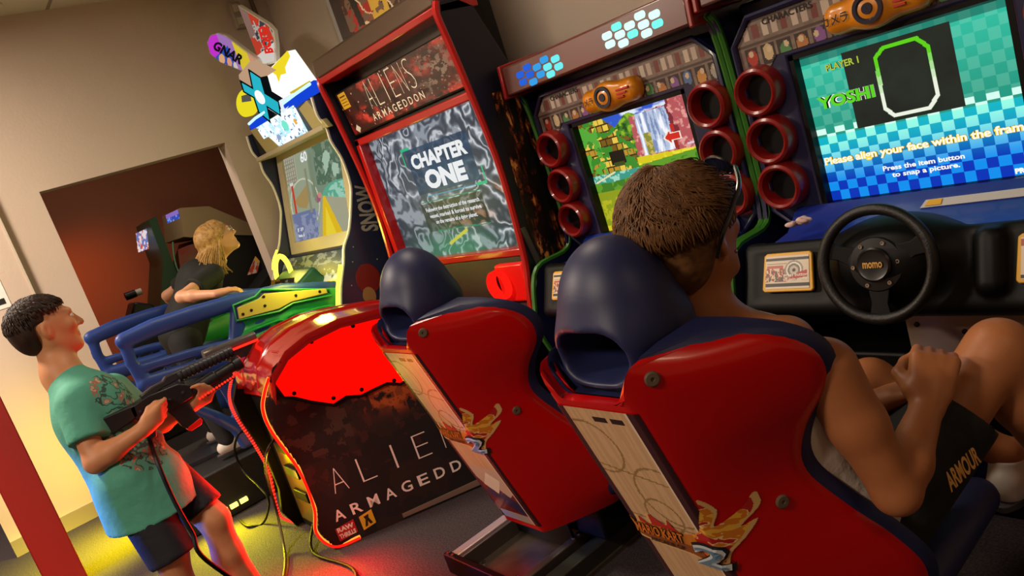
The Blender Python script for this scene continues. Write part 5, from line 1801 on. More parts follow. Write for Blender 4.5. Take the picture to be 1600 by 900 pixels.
cpl = [on_x(u, v, -6.22) for u, v in ((386, 430), (402, 426), (406, 408), (399, 400))]
painted('control_card', bil(*cpl), 20, 14, lambda S, T: Art(S, T, 'b8a89a').put(vnoise(S * 5, T * 4, 2) > 0.5, 'a83a2a').rect(0, 0.8, 1, 1, 'c8a04a').c, PRINT, cc_)
hb_ = empty('motorbike_game', (-6.6, 1.2, 0), 'low dark ride-on game with a pale handlebar grip, left in the dark room', 'arcade machine')
MB().slab([(-6.5, 1.0, 0), (-6.5, 1.05, 0.9), (-6.5, 1.2, 1.12), (-6.5, 1.32, 1.05), (-6.5, 1.38, 0.0)], (-0.25, 0, 0)).build('body', mat('cabinet_black', '121010', 0.5), hb_, bevel=0.02)
MB().cyl(on_x(196, 464, -6.45), on_x(212, 458, -6.45), 0.03).build('handlebar', BLACKP, hb_)
MB().cyl(on_x(212, 458, -6.45), on_x(221, 455, -6.45), 0.026).build('grip', mat('grip_pale', '9a948c', 0.4), hb_)


# ---------------------------------------------------------------- people
def A3(*p):
    return np.array(p, float)


def unit(v):
    v = np.asarray(v, float)
    return v / (np.linalg.norm(v) + 1e-12)


def head_frame(F, U):
    F = unit(F)
    U = unit(np.asarray(U, float) - F * (np.asarray(U, float) @ F))
    return np.cross(F, U), F, U           # right, forward, up


def sculpt_head(s, c, fr, h, ear=1.0):
    """h = chin-to-crown height / 0.22; c = middle of the head"""
    R, F, U = fr
    L = lambda r, f, u: c + h * (R * r + F * f + U * u)
    M = fr
    s.ell(L(0, -0.012, 0.026), (0.073 * h, 0.094 * h, 0.084 * h), M, k=0.0)
    s.ell(L(0, 0.022, -0.025), (0.060 * h, 0.068 * h, 0.078 * h), M, k=0.03 * h)
    s.cone(L(0, 0.020, -0.060), L(0, 0.066, -0.090), 0.046 * h, 0.021 * h, k=0.03 * h)
    for q in (-1, 1):
        s.cone(L(q * 0.050, -0.005, -0.045), L(q * 0.022, 0.060, -0.088), 0.018 * h, 0.016 * h, k=0.025 * h)
        s.ell(L(q * 0.036, 0.068, -0.012), (0.020 * h, 0.018 * h, 0.018 * h), M, k=0.02 * h)
        s.ell(L(q * 0.031, 0.097, 0.014), (0.015 * h, 0.013 * h, 0.010 * h), M, k=0.014 * h, sub=True)
    s.cone(L(-0.034, 0.080, 0.032), L(0.034, 0.080, 0.032), 0.013 * h, k=0.014 * h)
    s.cone(L(0, 0.088, 0.020), L(0, 0.107, -0.020), 0.008 * h, 0.0125 * h, k=0.010 * h)
    for q in (-1, 1):
        s.ell(L(q * 0.011, 0.096, -0.024), (0.008 * h, 0.009 * h, 0.007 * h), M, k=0.006 * h)
    s.cone(L(-0.020, 0.080, -0.048), L(0.020, 0.080, -0.048), 0.0085 * h, k=0.006 * h)
    s.cone(L(-0.017, 0.079, -0.059), L(0.017, 0.079, -0.059), 0.0090 * h, k=0.006 * h)
    s.cone(L(-0.020, 0.091, -0.0535), L(0.020, 0.091, -0.0535), 0.0022 * h, k=0.004 * h, sub=True)
    for q in (-1, 1):
        s.ell(L(q * 0.074, -0.012, -0.005), (0.011 * h * ear, 0.019 * h * ear, 0.031 * h * ear), (unit(R * q * 0.8 - F * 0.6), unit(F * 0.8 + R * q * 0.6), U), k=0.008 * h)
        s.ell(L(q * 0.084, -0.006, 0.000), (0.006 * h, 0.009 * h, 0.017 * h), M, k=0.005 * h, sub=True)


def eyes(c, fr, h, parent):
    R, F, U = fr
    for q in (-1, 1):
        p = c + h * (R * q * 0.031 + F * 0.079 + U * 0.014)
        MB().lathe(p - F * 0.012 * h, F, [(math.cos(t) * 0.012 * h * -1 + 0.012 * h, max(0.0001, math.sin(t) * 0.012 * h)) for t in np.linspace(0.01, PI - 0.01, 10)], 14).build('eye', mat('eye_white', 'd8d2c8', 0.2), parent, angle=180)
        MB().lathe(p + F * 0.0105 * h, F, [(0, 0.0055 * h), (0.0012 * h, 0.004 * h), (0.0016 * h, 0.0001)], 12).build('iris', mat('iris_brown', '2a1a10', 0.15), parent)


def hand(s, w, D, N, T, sc, curls, thumb=0.5, spread=0.06, k=0.006):
    """w wrist, D towards the knuckles, N out of the back of the hand, T thumb side"""
    D, N, T = unit(D), unit(N), unit(T)
    s.cone(w, w + D * 0.03 * sc, 0.026 * sc, 0.030 * sc, k=0.015, flat=(N, 0.72))
    for i in range(4):
        t = (1.5 - i) * 0.019 * sc
        s.cone(w + D * 0.02 * sc + T * t * 0.7, w + D * 0.083 * sc + T * t, 0.015 * sc, 0.0125 * sc, k=0.012)
    ln = (0.042, 0.046, 0.043, 0.034)
    for i in range(4):
        t = (1.5 - i) * 0.019 * sc
        p = w + D * 0.085 * sc + T * t
        ang = 0.0
        lat = (1.5 - i) * spread
        for j, f in enumerate((1.0, 0.68, 0.52)):
            ang += curls[i] * (0.8, 1.15, 0.8)[j]
            d = unit((D * math.cos(ang) - N * math.sin(ang)) + T * lat)
            q = p + d * ln[i] * f * sc
            s.cone(p, q, (0.0098 - 0.0009 * j) * sc, (0.0092 - 0.0010 * j) * sc, k=k * 0.5)
            p = q
    b = w + D * 0.022 * sc + T * 0.026 * sc - N * 0.006 * sc
    m1 = b + unit(D * 0.75 + T * 0.75 - N * 0.35 * (1 + thumb)) * 0.042 * sc
    m2 = m1 + unit(D * 0.95 + T * (0.25 - thumb * 0.6) - N * 0.5 * thumb) * 0.032 * sc
    m3 = m2 + unit(D * 0.9 - T * thumb * 0.9 - N * 0.4 * thumb) * 0.025 * sc
    s.chain([w + D * 0.01 * sc + T * 0.012 * sc, b, m1, m2, m3], [0.018 * sc, 0.017 * sc, 0.0125 * sc, 0.0108 * sc, 0.009 * sc], k=0.007)


def arm(s, sh, el, wr, r, k=0.02):
    s.cone(sh, sh * 0.55 + el * 0.45, r[0], r[1], k)
    s.cone(sh * 0.55 + el * 0.45, el, r[1], r[2], k)
    s.cone(el, el * 0.68 + wr * 0.32, r[2], r[3], k)
    s.cone(el * 0.68 + wr * 0.32, wr, r[3], r[4], k)


def leg(s, hp, kn, an, r, k=0.025, back=None):
    s.cone(hp, kn, r[0], r[1], k)
    m = kn * 0.68 + an * 0.32 + (np.asarray(back) if back is not None else 0)
    s.cone(kn, m, r[1], r[2], k)
    s.cone(m, an, r[2], r[3], k)


def strands(paths, r, name, m, parent, cap=None):
    mb = MB()
    if cap is not None:
        mb = cap
    for p in paths:
        n = len(p)
        mb.tube(p, [r * (0.5 + 0.9 * math.sin(PI * min(0.93, (i + 0.6) / n))) for i in range(n)], 5)
    return mb.build(name, m, parent, angle=180)


def hair_mat(name, c, c2):
    m = mat(name, c, 0.5, spec=0.3, noise=(55, c2, 0.2))
    return m


def skull(c, fr, h, grow=1.0):
    R, F, U = fr

    def f(az, el, lift=0.0):
        """az 0 = forehead, + to the right; el 0 = equator, 90 = crown"""
        ca, sa, ce, se = math.cos(az), math.sin(az), math.cos(el), math.sin(el)
        return c + h * (R * (0.073 * grow + lift) * sa * ce + F * ((0.094 * grow + lift) * ca * ce - 0.012) + U * ((0.084 * grow + lift) * se + 0.026))
    return f


SKIN = mat('skin_tan', 'c98c62', 0.5, sub=0.08, spec=0.35, noise=(18, 'bd7f57', 0.3))
SKINF = mat('skin_fair', 'c99472', 0.5, sub=0.08, spec=0.35, noise=(18, 'bf8866', 0.3))
SKINT = mat('skin_teen', 'a86b42', 0.48, sub=0.08, spec=0.4, noise=(18, '9c6038', 0.3))
SHOEW = mat('shoe_white', 'c9c4bc', 0.5)
SOLE = mat('shoe_sole', '3a3a3e', 0.6)


def shoe(an, toe, sc, m, parent, floor_z):
    """an ankle point, toe direction (horizontal)"""
    d = unit(A3(toe[0], toe[1], 0))
    x = np.cross(d, A3(0, 0, 1))
    g = A3(an[0], an[1], floor_z)
    s = Sculpt(g - A3(0.28, 0.28, 0.005) * sc, g + A3(0.28, 0.28, 0.17) * sc, 0.006)
    up = A3(0, 0, 1)
    s.cone(g - d * 0.035 * sc + up * 0.045 * sc, g + d * 0.06 * sc + up * 0.045 * sc, 0.042 * sc, 0.045 * sc, 0.01)
    s.cone(g + d * 0.06 * sc + up * 0.04 * sc, g + d * 0.15 * sc + up * 0.035 * sc, 0.045 * sc, 0.034 * sc, 0.02)
    s.cone(g + up * 0.05 * sc, g + up * 0.10 * sc, 0.044 * sc, 0.042 * sc, 0.02)
    s.cut(g + up * 0.001, (0, 0, -1))
    s.cut(g + up * 0.105 * sc, (0, 0, 1))
    o = s.build('shoe', m, parent, relax=3)
    MB().slab([tuple(g + d * (0.055 + 0.145 * math.cos(t)) * sc + x * (0.047 + 0.004 * math.cos(t)) * math.sin(t) * sc + up * 0.001) for t in np.linspace(0, 2 * PI, 30)[:-1]], (0, 0, 0.018 * sc)).build('sole', SOLE, o, bevel=0.003)
    return o


# ---- the rider in the near seat
teen = empty('person', (-0.95, 1.25, 0.0), 'short haired rider in black shorts seated at the steering wheel, seen from behind', 'person')
tc = A3(*P(1074, 368, 1.46))
tfr = head_frame((0.0, 0.98, 0.08), (0.06, -0.06, 1.0))
TH = 1.10
t_neck = tc - tfr[2] * 0.20 - A3(0, 0.03, 0)
t_chest = A3(-0.95, 1.19, 0.78)
t_pelv = A3(-0.95, 1.31, 0.44)
rs, re_, rw = A3(-0.765, 1.165, 0.865), A3(*on_x(1400, 768, -0.70)), A3(*on_x(1450, 632, -0.70))
ls, le, lw = A3(-1.13, 1.15, 0.87), A3(-1.12, 1.24, 0.60), A3(-0.84, 1.44, 0.655)
rh, rk = A3(-0.845, 1.32, 0.44), A3(*on_x(1560, 545, -0.655))
lh, lk = A3(-1.05, 1.32, 0.43), A3(-1.02, 1.74, 0.545)
ra, la = A3(-0.60, 1.76, 0.28), A3(-0.745, 1.78, 0.355)
s = Sculpt((-1.28, 0.90, 0.08), (-0.48, 2.12, 1.38), 0.005)
sculpt_head(s, tc, tfr, TH)
s.cone(tc - tfr[2] * 0.07 - tfr[1] * 0.015, t_neck, 0.058, 0.062, 0.03)
s.cone(t_neck, t_chest, 0.075, 0.12, 0.05)
s.cone(A3(-1.08, 1.15, 0.92), A3(-0.82, 1.15, 0.92), 0.055, k=0.06)
s.ell(t_chest, (0.165, 0.115, 0.17), k=0.05)
s.cone(t_chest, t_pelv, 0.125, 0.135, 0.05)
s.ell(t_pelv, (0.17, 0.125, 0.12), k=0.04)
AR = [0.060, 0.052, 0.041, 0.043, 0.028]
full = s
s = full.like()
arm(s, rs, re_, rw, AR)
arm(s, ls, le, lw, AR)
hd_ = unit(A3(*on_x(1462, 555, -0.705)) - rw)
hand(s, rw, hd_, A3(0.45, -0.80, 0.40), A3(-0.7, -0.45, 0.35), 1.18, (1.5, 1.55, 1.6, 1.6), thumb=0.9, spread=0.0)
hand(s, lw, A3(0.80, 0.45, 0.25), A3(0.1, 0.2, 0.9), A3(-0.3, 0.8, 0.1), 1.05, (0.9, 0.95, 1.0, 1.0), thumb=0.6, spread=0.0)
full.merge(s, 0.004)
s = full.like()
LR = [0.088, 0.060, 0.058, 0.036]
leg(s, rh, rk, ra, LR, back=(0, -0.02, 0))
leg(s, lh, lk, la, LR, back=(0, -0.02, 0))
for a_, d_ in ((ra, A3(-0.15, 1, 0)), (la, A3(0.1, 1, 0))):
    s.cone(a_, a_ + unit(d_) * 0.16 - A3(0, 0, 0.05), 0.036, 0.028, 0.02)
full.merge(s, 0.006)
full.build('body', SKINT, teen)
eyes(tc, tfr, TH, teen)
# sleeveless shirt and shorts
SH = mat('shirt_white', 'c9c0b2', 0.8, bump=(25, 0.6))
s = Sculpt((-1.22, 0.98, 0.34), (-0.68, 1.5, 1.02), 0.008)
s.cone(t_neck - A3(0, 0, 0.03), t_chest, 0.075, 0.135, 0.05)
s.ell(t_chest, (0.182, 0.13, 0.18), k=0.05)
s.cone(A3(-1.03, 1.15, 0.91), A3(-0.87, 1.15, 0.91), 0.060, k=0.06)
s.cone(t_chest, t_pelv, 0.145, 0.155, 0.05)
s.ell(t_pelv + A3(0, 0, 0.02), (0.19, 0.14, 0.10), k=0.04)
s.cone(A3(-0.82, 1.18, 0.68), A3(-0.80, 1.25, 0.52), 0.04, 0.055, 0.05)
for z_ in (0.52, 0.58, 0.65, 0.71):
    s.cone(A3(-1.05, 1.14, z_), A3(-0.84, 1.15, z_ + 0.02), 0.012, k=0.05)
s.build('tank_top', SH, teen)
SHORT = mat('shorts_black', '060607', 0.75, bump=(40, 0.3))
s = Sculpt((-1.26, 1.10, 0.25), (-0.52, 1.95, 0.85), 0.008)
s.ell(t_pelv, (0.19, 0.145, 0.135), k=0.04)
for h_, k_, f_ in ((rh, rk, 0.66), (lh, lk, 0.62)):
    sl_ = s.like()
    m_k = h_ * (0.9 - f_) + k_ * (f_ + 0.1)
    sl_.cone(h_, m_k, 0.112, 0.092, 0.04)
    sl_.cut(h_ * (1 - f_) + k_ * f_, k_ - h_)
    s.merge(sl_, 0.03)
s.build('shorts', SHORT, teen)
GOLD = mat('gold_print', 'd09a45', 0.5)
ax_r = unit(rk - rh)
for wd, p0, p1, dx in (('ARMOUR', (1487, 770), (1534, 722), -0.60),):
    o0, o1 = A3(*on_x(*p0, dx)), A3(*on_x(*p1, dx))
    dirv = o1 - o0
    up_ = unit(np.cross(unit(dirv), A3(0.80, -0.55, 0.25))) * -0.034
    if up_[2] < 0:
        up_ = -up_
    tm = bil(o0, o1, o1 + up_, o0 + up_)
    TXT_SHORTS = (tm, wd)
for pt, mm in ((ra, mat('shoe_blue', '3a4a8a', 0.5)), (la, SHOEW)):
    shoe(pt - A3(0, 0, 0.0), (0.02, 1), 1.05, mm, teen, pt[2] - 0.11)
# hair: short tousled cap with strands falling forward from the whorl
HAIRB = hair_mat('hair_brown', '4a3019', '7a5430')
sk = skull(tc, tfr, TH)
R_, F_, U_ = tfr
s = Sculpt(tc - 0.19, tc + 0.19, 0.005)
s.ell(tc + TH * (F_ * -0.016 + U_ * 0.034), (0.083 * TH, 0.104 * TH, 0.092 * TH), tfr, k=0)
s.ell(tc + TH * (F_ * -0.045 + U_ * -0.015), (0.070 * TH, 0.062 * TH, 0.075 * TH), tfr, k=0.03)
s.rbox(tc + TH * (F_ * 0.075 + U_ * -0.075), (0.12, 0.085 * TH, 0.12 * TH), 0.02, tfr, k=0.012, sub=True)
s.rbox(tc + TH * (F_ * 0.015 + U_ * -0.06 + R_ * 0.085), (0.035, 0.045 * TH, 0.075 * TH), 0.01, tfr, k=0.01, sub=True)
s.rbox(tc + TH * (F_ * 0.015 + U_ * -0.06 - R_ * 0.085), (0.035, 0.045 * TH, 0.075 * TH), 0.01, tfr, k=0.01, sub=True)
cap_me = s.mesh('cap', 2)
cap = MB()
cap.add([v.co[:] for v in cap_me.vertices], [tuple(p.vertices) for p in cap_me.polygons])
bpy.data.meshes.remove(cap_me)
paths = []
rr = random.Random(3)
for i in range(4200):
    az0 = rr.uniform(-PI, PI)
    e0 = rr.uniform(0.30, 1.5)
    if abs(az0) < 1.0 and e0 < 0.55:
        continue
    turn = rr.gauss(0.0, 0.25)
    p = []
    az, el = az0, e0
    up = max(0.0, math.sin(e0)) * 0.008 + (0.014 if abs(az0) > 1.9 and e0 > 0.35 else 0.0)
    for k in range(8):
        p.append(sk(az, el, 0.012 + up * math.sin(0.35 + k * 0.33) + rr.uniform(0, 0.002)))
        el -= 0.075
        az += (0.07 + turn * 0.3) * (-1 if az0 > 0 else 1) * (1.0 if e0 > 0.6 else 0.2)
    paths.append(p)
strands(paths, 0.0011, 'hair', HAIRB, teen, cap)
# sunglasses pushed up on the head
sg = empty('sunglasses', tuple(tc + tfr[1] * 0.10 + tfr[2] * 0.10), 'dark sunglasses pushed up into the seated rider\'s brown hair', 'sunglasses')
BL = mat('sunglass_black', '0c0d14', 0.2, coat=0.5)
H_ = lambda r, f, u: tc + TH * (R_ * r + F_ * f + U_ * u)
for q in (-1, 1):
    pth = smooth_path([H_(q * 0.080, 0.070, 0.092), H_(q * 0.100, 0.040, 0.070), H_(q * 0.103, 0.0, 0.042), H_(q * 0.098, -0.035, 0.010), H_(q * 0.088, -0.048, -0.022)], 5)
    MB().tube(pth, [0.0065] * 10 + [0.0055] * (len(pth) - 10), 8, flat=(R_, 0.5)).build('temple', BL, sg)
    lens = []
    for t in np.linspace(0, 2 * PI, 20)[:-1]:
        a, b = 0.036 * math.cos(t), 0.021 * math.sin(t)
        lens.append(tuple(H_(q * (0.040 + a), 0.092 - abs(0.040 + a) ** 2 * 4.5 + b * -0.5, 0.094 + b * 0.9)))
    MB().slab(lens, F_ * 0.004).build('lens', mat('lens_dark', '0a1430', 0.05, coat=1.0), sg)
    MB().tube([np.array(p) + F_ * 0.002 for p in lens], 0.0030, 6, closed=True).build('lens_rim', BL, sg)
MB().tube([H_(-0.008, 0.093, 0.100), H_(0.0, 0.094, 0.102), H_(0.008, 0.093, 0.100)], 0.003, 6).build('bridge', BL, sg)
MB().lathe(H_(0.086, 0.004, -0.034), R_, [(0, 0.0001), (0, 0.0035), (0.003, 0.0035), (0.004, 0.0001)], 10).build('earring', BOLT, teen)

# ---- the boy aiming the gun
boy = empty('person', (-2.95, 0.32, 0.0), 'boy in a teal t-shirt and black shorts standing and aiming the toy rifle', 'person')
bc = A3(*P(72, 513, 2.60))
bfr = head_frame((-0.04, 0.99, 0.02), (0.0, -0.06, 1.0))
BH = 0.98
b_neck = A3(*P(98, 585, 2.60))
b_chest = A3(*P(150, 650, 2.60))
b_pelv = A3(*P(225, 765, 2.60))
brs, bre, brw = A3(*P(118, 630, 2.48)), A3(*P(150, 722, 2.44)), A3(*P(222, 672, 2.47))
bls, ble, blw = A3(*P(178, 610, 2.73)), A3(*P(238, 668, 2.76)), A3(*P(288, 640, 2.66))
brh, brk = A3(*P(208, 770, 2.53)), A3(*P(268, 868, 2.52))
blh, blk = A3(*P(258, 745, 2.68)), A3(*P(335, 812, 2.66))
bra = A3(brk[0] + 0.0, brk[1] + 0.01, 0.09)
bla = A3(blk[0] + 0.0, blk[1] + 0.05, 0.09)
s = Sculpt((-3.35, 0.0, 0.02), (-2.55, 0.85, 1.46), 0.0055)
sculpt_head(s, bc, bfr, BH, 1.05)
s.cone(bc - bfr[2] * 0.06 - bfr[1] * 0.015, b_neck, 0.046, 0.05, 0.03)
s.cone(b_neck, b_chest, 0.06, 0.09, 0.05)
s.cone(brs * 0.85 + bls * 0.15, brs * 0.15 + bls * 0.85, 0.045, k=0.05)
s.ell(b_chest, (0.125, 0.09, 0.14), k=0.05)
s.cone(b_chest, b_pelv, 0.095, 0.11, 0.05)
BAR = [0.045, 0.040, 0.034, 0.036, 0.024]
arm(s, brs, bre, brw, BAR)
arm(s, bls, ble, blw, BAR)
GX = A3(*P(243, 655, 2.50))
hand(s, brw, unit(GX - brw) + A3(0, 0, 0.1), A3(0.95, -0.15, 0.1), A3(0.1, 0.2, 0.95), 0.86, (0.75, 0.85, 0.9, 0.95), thumb=0.5, spread=0.0)
hand(s, blw, A3(0.25, 0.85, 0.15), A3(-0.3, 0.2, -0.9), A3(0.2, -0.6, 0.5) * -1, 0.86, (0.9, 0.95, 1.0, 1.0), thumb=0.6, spread=0.0)
BLR = [0.078, 0.050, 0.050, 0.031]
leg(s, brh, brk, bra, BLR, back=(0, -0.02, 0))
leg(s, blh, blk, bla, BLR, back=(0, -0.02, 0))
for a_ in (bra, bla):
    s.cone(a_, a_ + A3(0.02, 0.13, -0.045), 0.032, 0.024, 0.02)
s.build('body', SKIN, boy)
eyes(bc, bfr, BH, boy)
TEAL = mat('tee_teal', '4c9a84', 0.8, bump=(22, 0.45))
nt = TEAL.node_tree
tcn = nt.nodes.new('ShaderNodeTexCoord')
nz = nt.nodes.new('ShaderNodeTexNoise')
nz.inputs['Scale'].default_value = 26
nt.links.new(tcn.outputs['Object'], nz.inputs['Vector'])
cr_ = nt.nodes.new('ShaderNodeValToRGB')
cr_.color_ramp.interpolation = 'CONSTANT'
cols = [(0.0, '4c9a84'), (0.44, '2f4a40'), (0.50, '4c9a84'), (0.56, '9a6a54'), (0.62, 'b8a08a'), (0.67, '4c9a84')]
cr_.color_ramp.elements[0].color = lin(cols[0][1]) + (1,)
cr_.color_ramp.elements[1].position, cr_.color_ramp.elements[1].color = cols[1][0], lin(cols[1][1]) + (1,)
for ps, cl_ in cols[2:]:
    e_ = cr_.color_ramp.elements.new(ps)
    e_.color = lin(cl_) + (1,)
nt.links.new(nz.outputs['Fac'], cr_.inputs['Fac'])
gsum = None
for cpos, rad in ((A3(*P(178, 615, 2.55)), 0.085), (A3(*P(222, 690, 2.52)), 0.10)):
    vm = nt.nodes.new('ShaderNodeVectorMath')
    vm.operation = 'DISTANCE'
    nt.links.new(tcn.outputs['Object'], vm.inputs[0])
    vm.inputs[1].default_value = tuple(cpos - A3(*boy.location))
    lt_ = nt.nodes.new('ShaderNodeMath')
    lt_.operation = 'LESS_THAN'
    lt_.inputs[1].default_value = rad
    nt.links.new(vm.outputs['Value'], lt_.inputs[0])
    if gsum is None:
        gsum = lt_
    else:
        mx = nt.nodes.new('ShaderNodeMath')
        mx.operation = 'MAXIMUM'
        nt.links.new(gsum.outputs[0], mx.inputs[0])
        nt.links.new(lt_.outputs[0], mx.inputs[1])
        gsum = mx
mixc = nt.nodes.new('ShaderNodeMixRGB')
mixc.inputs[1].default_value = lin('4c9a84') + (1,)
nt.links.new(gsum.outputs[0], mixc.inputs[0])
nt.links.new(cr_.outputs[0], mixc.inputs[2])
nt.links.new(mixc.outputs[0], nt.nodes['Principled BSDF'].inputs['Base Color'])
s = Sculpt((-3.4, 0.0, 0.5), (-2.55, 0.85, 1.24), 0.0065)
s.cone(b_neck + A3(0, 0, 0.008), b_chest, 0.060, 0.105, 0.05)
s.cone(brs * 0.9 + bls * 0.1, brs * 0.1 + bls * 0.9, 0.056, k=0.05)
s.ell(b_chest, (0.142, 0.108, 0.155), k=0.05)
s.cone(b_chest, b_pelv, 0.118, 0.142, 0.05)
hemc = A3(*P(240, 800, 2.60))
s.cone(brh + A3(0, 0, 0.05), brh - A3(0, 0, 0.12), 0.095, k=0.03)
s.cone(b_pelv, hemc + (hemc - b_pelv), 0.146, 0.160, 0.03)
for p_, q_ in ((brs, bre), (bls, ble)):
    sl_ = s.like()
    sl_.cone(p_, p_ * 0.25 + q_ * 0.75, 0.058, 0.062, 0.035)
    sl_.cut(p_ * 0.36 + q_ * 0.64, q_ - p_)
    s.merge(sl_, 0.03)
for t_ in (0.2, 0.5, 0.8):
    s.cone(b_chest * (1 - t_) + b_pelv * t_ + A3(0.02, 0.13, 0), b_chest * (1 - t_) + b_pelv * t_ + A3(0.14, -0.02, -0.05), 0.010, k=0.03)
s.cut(hemc, (0.02, 0.0, -1.0))
s.build('t_shirt', TEAL, boy)
s = Sculpt((-3.3, 0.0, 0.3), (-2.5, 0.85, 0.9), 0.007)
s.ell(b_pelv, (0.115, 0.10, 0.10), k=0.03)
for h_, k_, hem_, r0_, r1_ in ((brh, brk, P(260, 880, 2.52), 0.080, 0.076), (blh, blk, P(313, 803, 2.67), 0.080, 0.072)):
    sl_ = s.like()
    e_ = unit(k_ - h_)
    sl_.cone(h_, k_ + e_ * 0.10, r0_, r1_, 0.03)
    sl_.cut(hem_, e_ * 0.8 + A3(0, 0, -0.3))
    s.merge(sl_, 0.02)
s.build('shorts', mat('shorts_dark', '0c0c18', 0.8, bump=(30, 0.3)), boy)
for a_ in (bra, bla):
    shoe(a_, (0.03, 1), 0.9, mat('shoe_grey', '5a5a60', 0.6), boy, 0.0)
HAIRD = hair_mat('hair_dark', '1c110c', '38241a')
R_, F_, U_ = bfr
s = Sculpt(bc - 0.17, bc + 0.17, 0.005)
s.ell(bc + BH * (F_ * -0.014 + U_ * 0.034), (0.080 * BH, 0.103 * BH, 0.090 * BH), bfr, k=0)
s.ell(bc + BH * (F_ * -0.052 + U_ * -0.008), (0.066 * BH, 0.056 * BH, 0.070 * BH), bfr, k=0.03)
s.rbox(bc + BH * (F_ * 0.082 + U_ * -0.062), (0.12, 0.082 * BH, 0.12 * BH), 0.02, bfr, k=0.012, sub=True)
for q in (-1, 1):
    s.rbox(bc + BH * (F_ * 0.012 + U_ * -0.050 + R_ * 0.085 * q), (0.035, 0.056 * BH, 0.072 * BH), 0.01, bfr, k=0.01, sub=True)
cap_me = s.mesh('cap', 2)
cap = MB()
cap.add([v.co[:] for v in cap_me.vertices], [tuple(p.vertices) for p in cap_me.polygons])
bpy.data.meshes.remove(cap_me)
sk = skull(bc, bfr, BH)
paths = []
for i in range(1500):
    az0, e0 = rr.uniform(-PI, PI), rr.uniform(0.1, 1.5)
    if abs(az0) < 0.9 and e0 < 0.65 or (0.9 < abs(az0) < 2.0 and e0 < 0.45):
        continue
    p, az, el = [], az0, e0
    for k in range(5):
        p.append(sk(az, el, 0.010 + 0.003 * math.sin(k) + rr.uniform(0, 0.003)))
        el -= 0.07
        az += 0.09 * (-1 if az0 > 0 else 1) * (1.0 if e0 > 0.6 else 0.2)
    paths.append(p)
strands(paths, 0.0016, 'hair', HAIRD, boy, cap)

# ---- the girl on the snowboard game
girl = empty('person', (-4.5, 1.15, 0.27), 'girl with long blond hair and glasses in a black t-shirt leaning on the blue rails', 'person')
gc = A3(*on_x(340, 374, -4.45))
gfr = head_frame((0.05, 0.95, 0.30), (0.0, -0.25, 1.0))
GH = 0.95
g_neck = A3(*on_x(333, 412, -4.46))
g_chest = A3(*on_x(312, 440, -4.47))
g_pelv = A3(*on_x(285, 520, -4.47))
grs, gre, grw = A3(*on_x(335, 428, -4.32)), A3(*on_x(284, 464, -4.16)), A3(*on_x(338, 459, -3.98))
gls, gle, glw = A3(*on_x(303, 430, -4.60)), A3(*on_x(262, 462, -4.72)), A3(*on_x(274, 476, -4.84))
grh, grk, gra = A3(*on_x(290, 535, -4.39)), A3(*on_x(318, 620, -4.32)), A3(-4.25, 0.93, 0.36)
glh, glk, gla = A3(*on_x(280, 530, -4.56)), A3(*on_x(300, 612, -4.60)), A3(-4.62, 0.98, 0.36)
s = Sculpt((-5.05, 0.7, 0.26), (-3.8, 1.75, 1.56), 0.006)
sculpt_head(s, gc, gfr, GH)
s.cone(gc - gfr[2] * 0.06 - gfr[1] * 0.02, g_neck, 0.040, 0.043, 0.03)
s.cone(g_neck, g_chest, 0.055, 0.085, 0.05)
s.cone(grs * 0.85 + gls * 0.15, grs * 0.15 + gls * 0.85, 0.042, k=0.05)
s.ell(g_chest, (0.115, 0.085, 0.11), k=0.05)
s.cone(g_chest, g_pelv, 0.088, 0.105, 0.05)
GAR = [0.040, 0.036, 0.030, 0.030, 0.021]
arm(s, grs, gre, grw, GAR)
arm(s, gls, gle, glw, GAR)
hand(s, grw, A3(0.12, 0.95, -0.05), A3(0.25, -0.1, 0.95), A3(-0.95, 0.1, 0.2), 0.84, (0.35, 0.45, 0.5, 0.5), thumb=0.2, spread=0.10)
hand(s, glw, A3(0.0, 0.95, -0.1), A3(-0.1, 0.1, 0.95), A3(0.95, 0.1, 0.1), 0.84, (0.4, 0.45, 0.5, 0.5), thumb=0.3, spread=0.05)
GLR = [0.072, 0.046, 0.044, 0.028]
leg(s, grh, grk, gra, GLR)
leg(s, glh, glk, gla, GLR)
for a_ in (gra, gla):
    s.cone(a_, a_ + A3(0.0, 0.11, -0.04), 0.028, 0.022, 0.02)
s.build('body', SKINF, girl)
eyes(gc, gfr, GH, girl)
BLK = mat('tee_black', '0d100f', 0.8, bump=(22, 0.4))
s = Sculpt((-5.0, 0.75, 0.80), (-4.0, 1.65, 1.36), 0.007)
s.cone(g_neck - A3(0, 0, 0.02), g_chest, 0.055, 0.100, 0.05)
s.cone(grs * 0.9 + gls * 0.1, grs * 0.1 + gls * 0.9, 0.052, k=0.05)
s.ell(g_chest, (0.130, 0.10, 0.125), k=0.05)
s.cone(g_chest, g_pelv, 0.105, 0.125, 0.05)
for p_, q_ in ((grs, gre), (gls, gle)):
    sl_ = s.like()
    sl_.cone(p_, p_ * 0.25 + q_ * 0.75, 0.052, 0.057, 0.035)
    sl_.cut(p_ * 0.36 + q_ * 0.64, q_ - p_)
    s.merge(sl_, 0.03)
s.build('t_shirt', BLK, girl)
s = Sculpt((-4.9, 0.65, 0.30), (-4.1, 1.5, 1.0), 0.008)
s.ell(g_pelv, (0.125, 0.11, 0.11), k=0.03)
s.cone(grh, grk, 0.085, 0.060, 0.03)
s.cone(glh, glk, 0.085, 0.060, 0.03)
s.cone(grk, gra, 0.058, 0.045, 0.02)
s.cone(glk, gla, 0.058, 0.045, 0.02)
s.build('trousers', mat('leggings', '08080c', 0.85), girl)
for a_ in (gra, gla):
    shoe(a_, (0.05, 1), 0.85, SHOEW, girl, 0.292)
HAIRG = hair_mat('hair_blond', '8a6234', 'c09a5a')
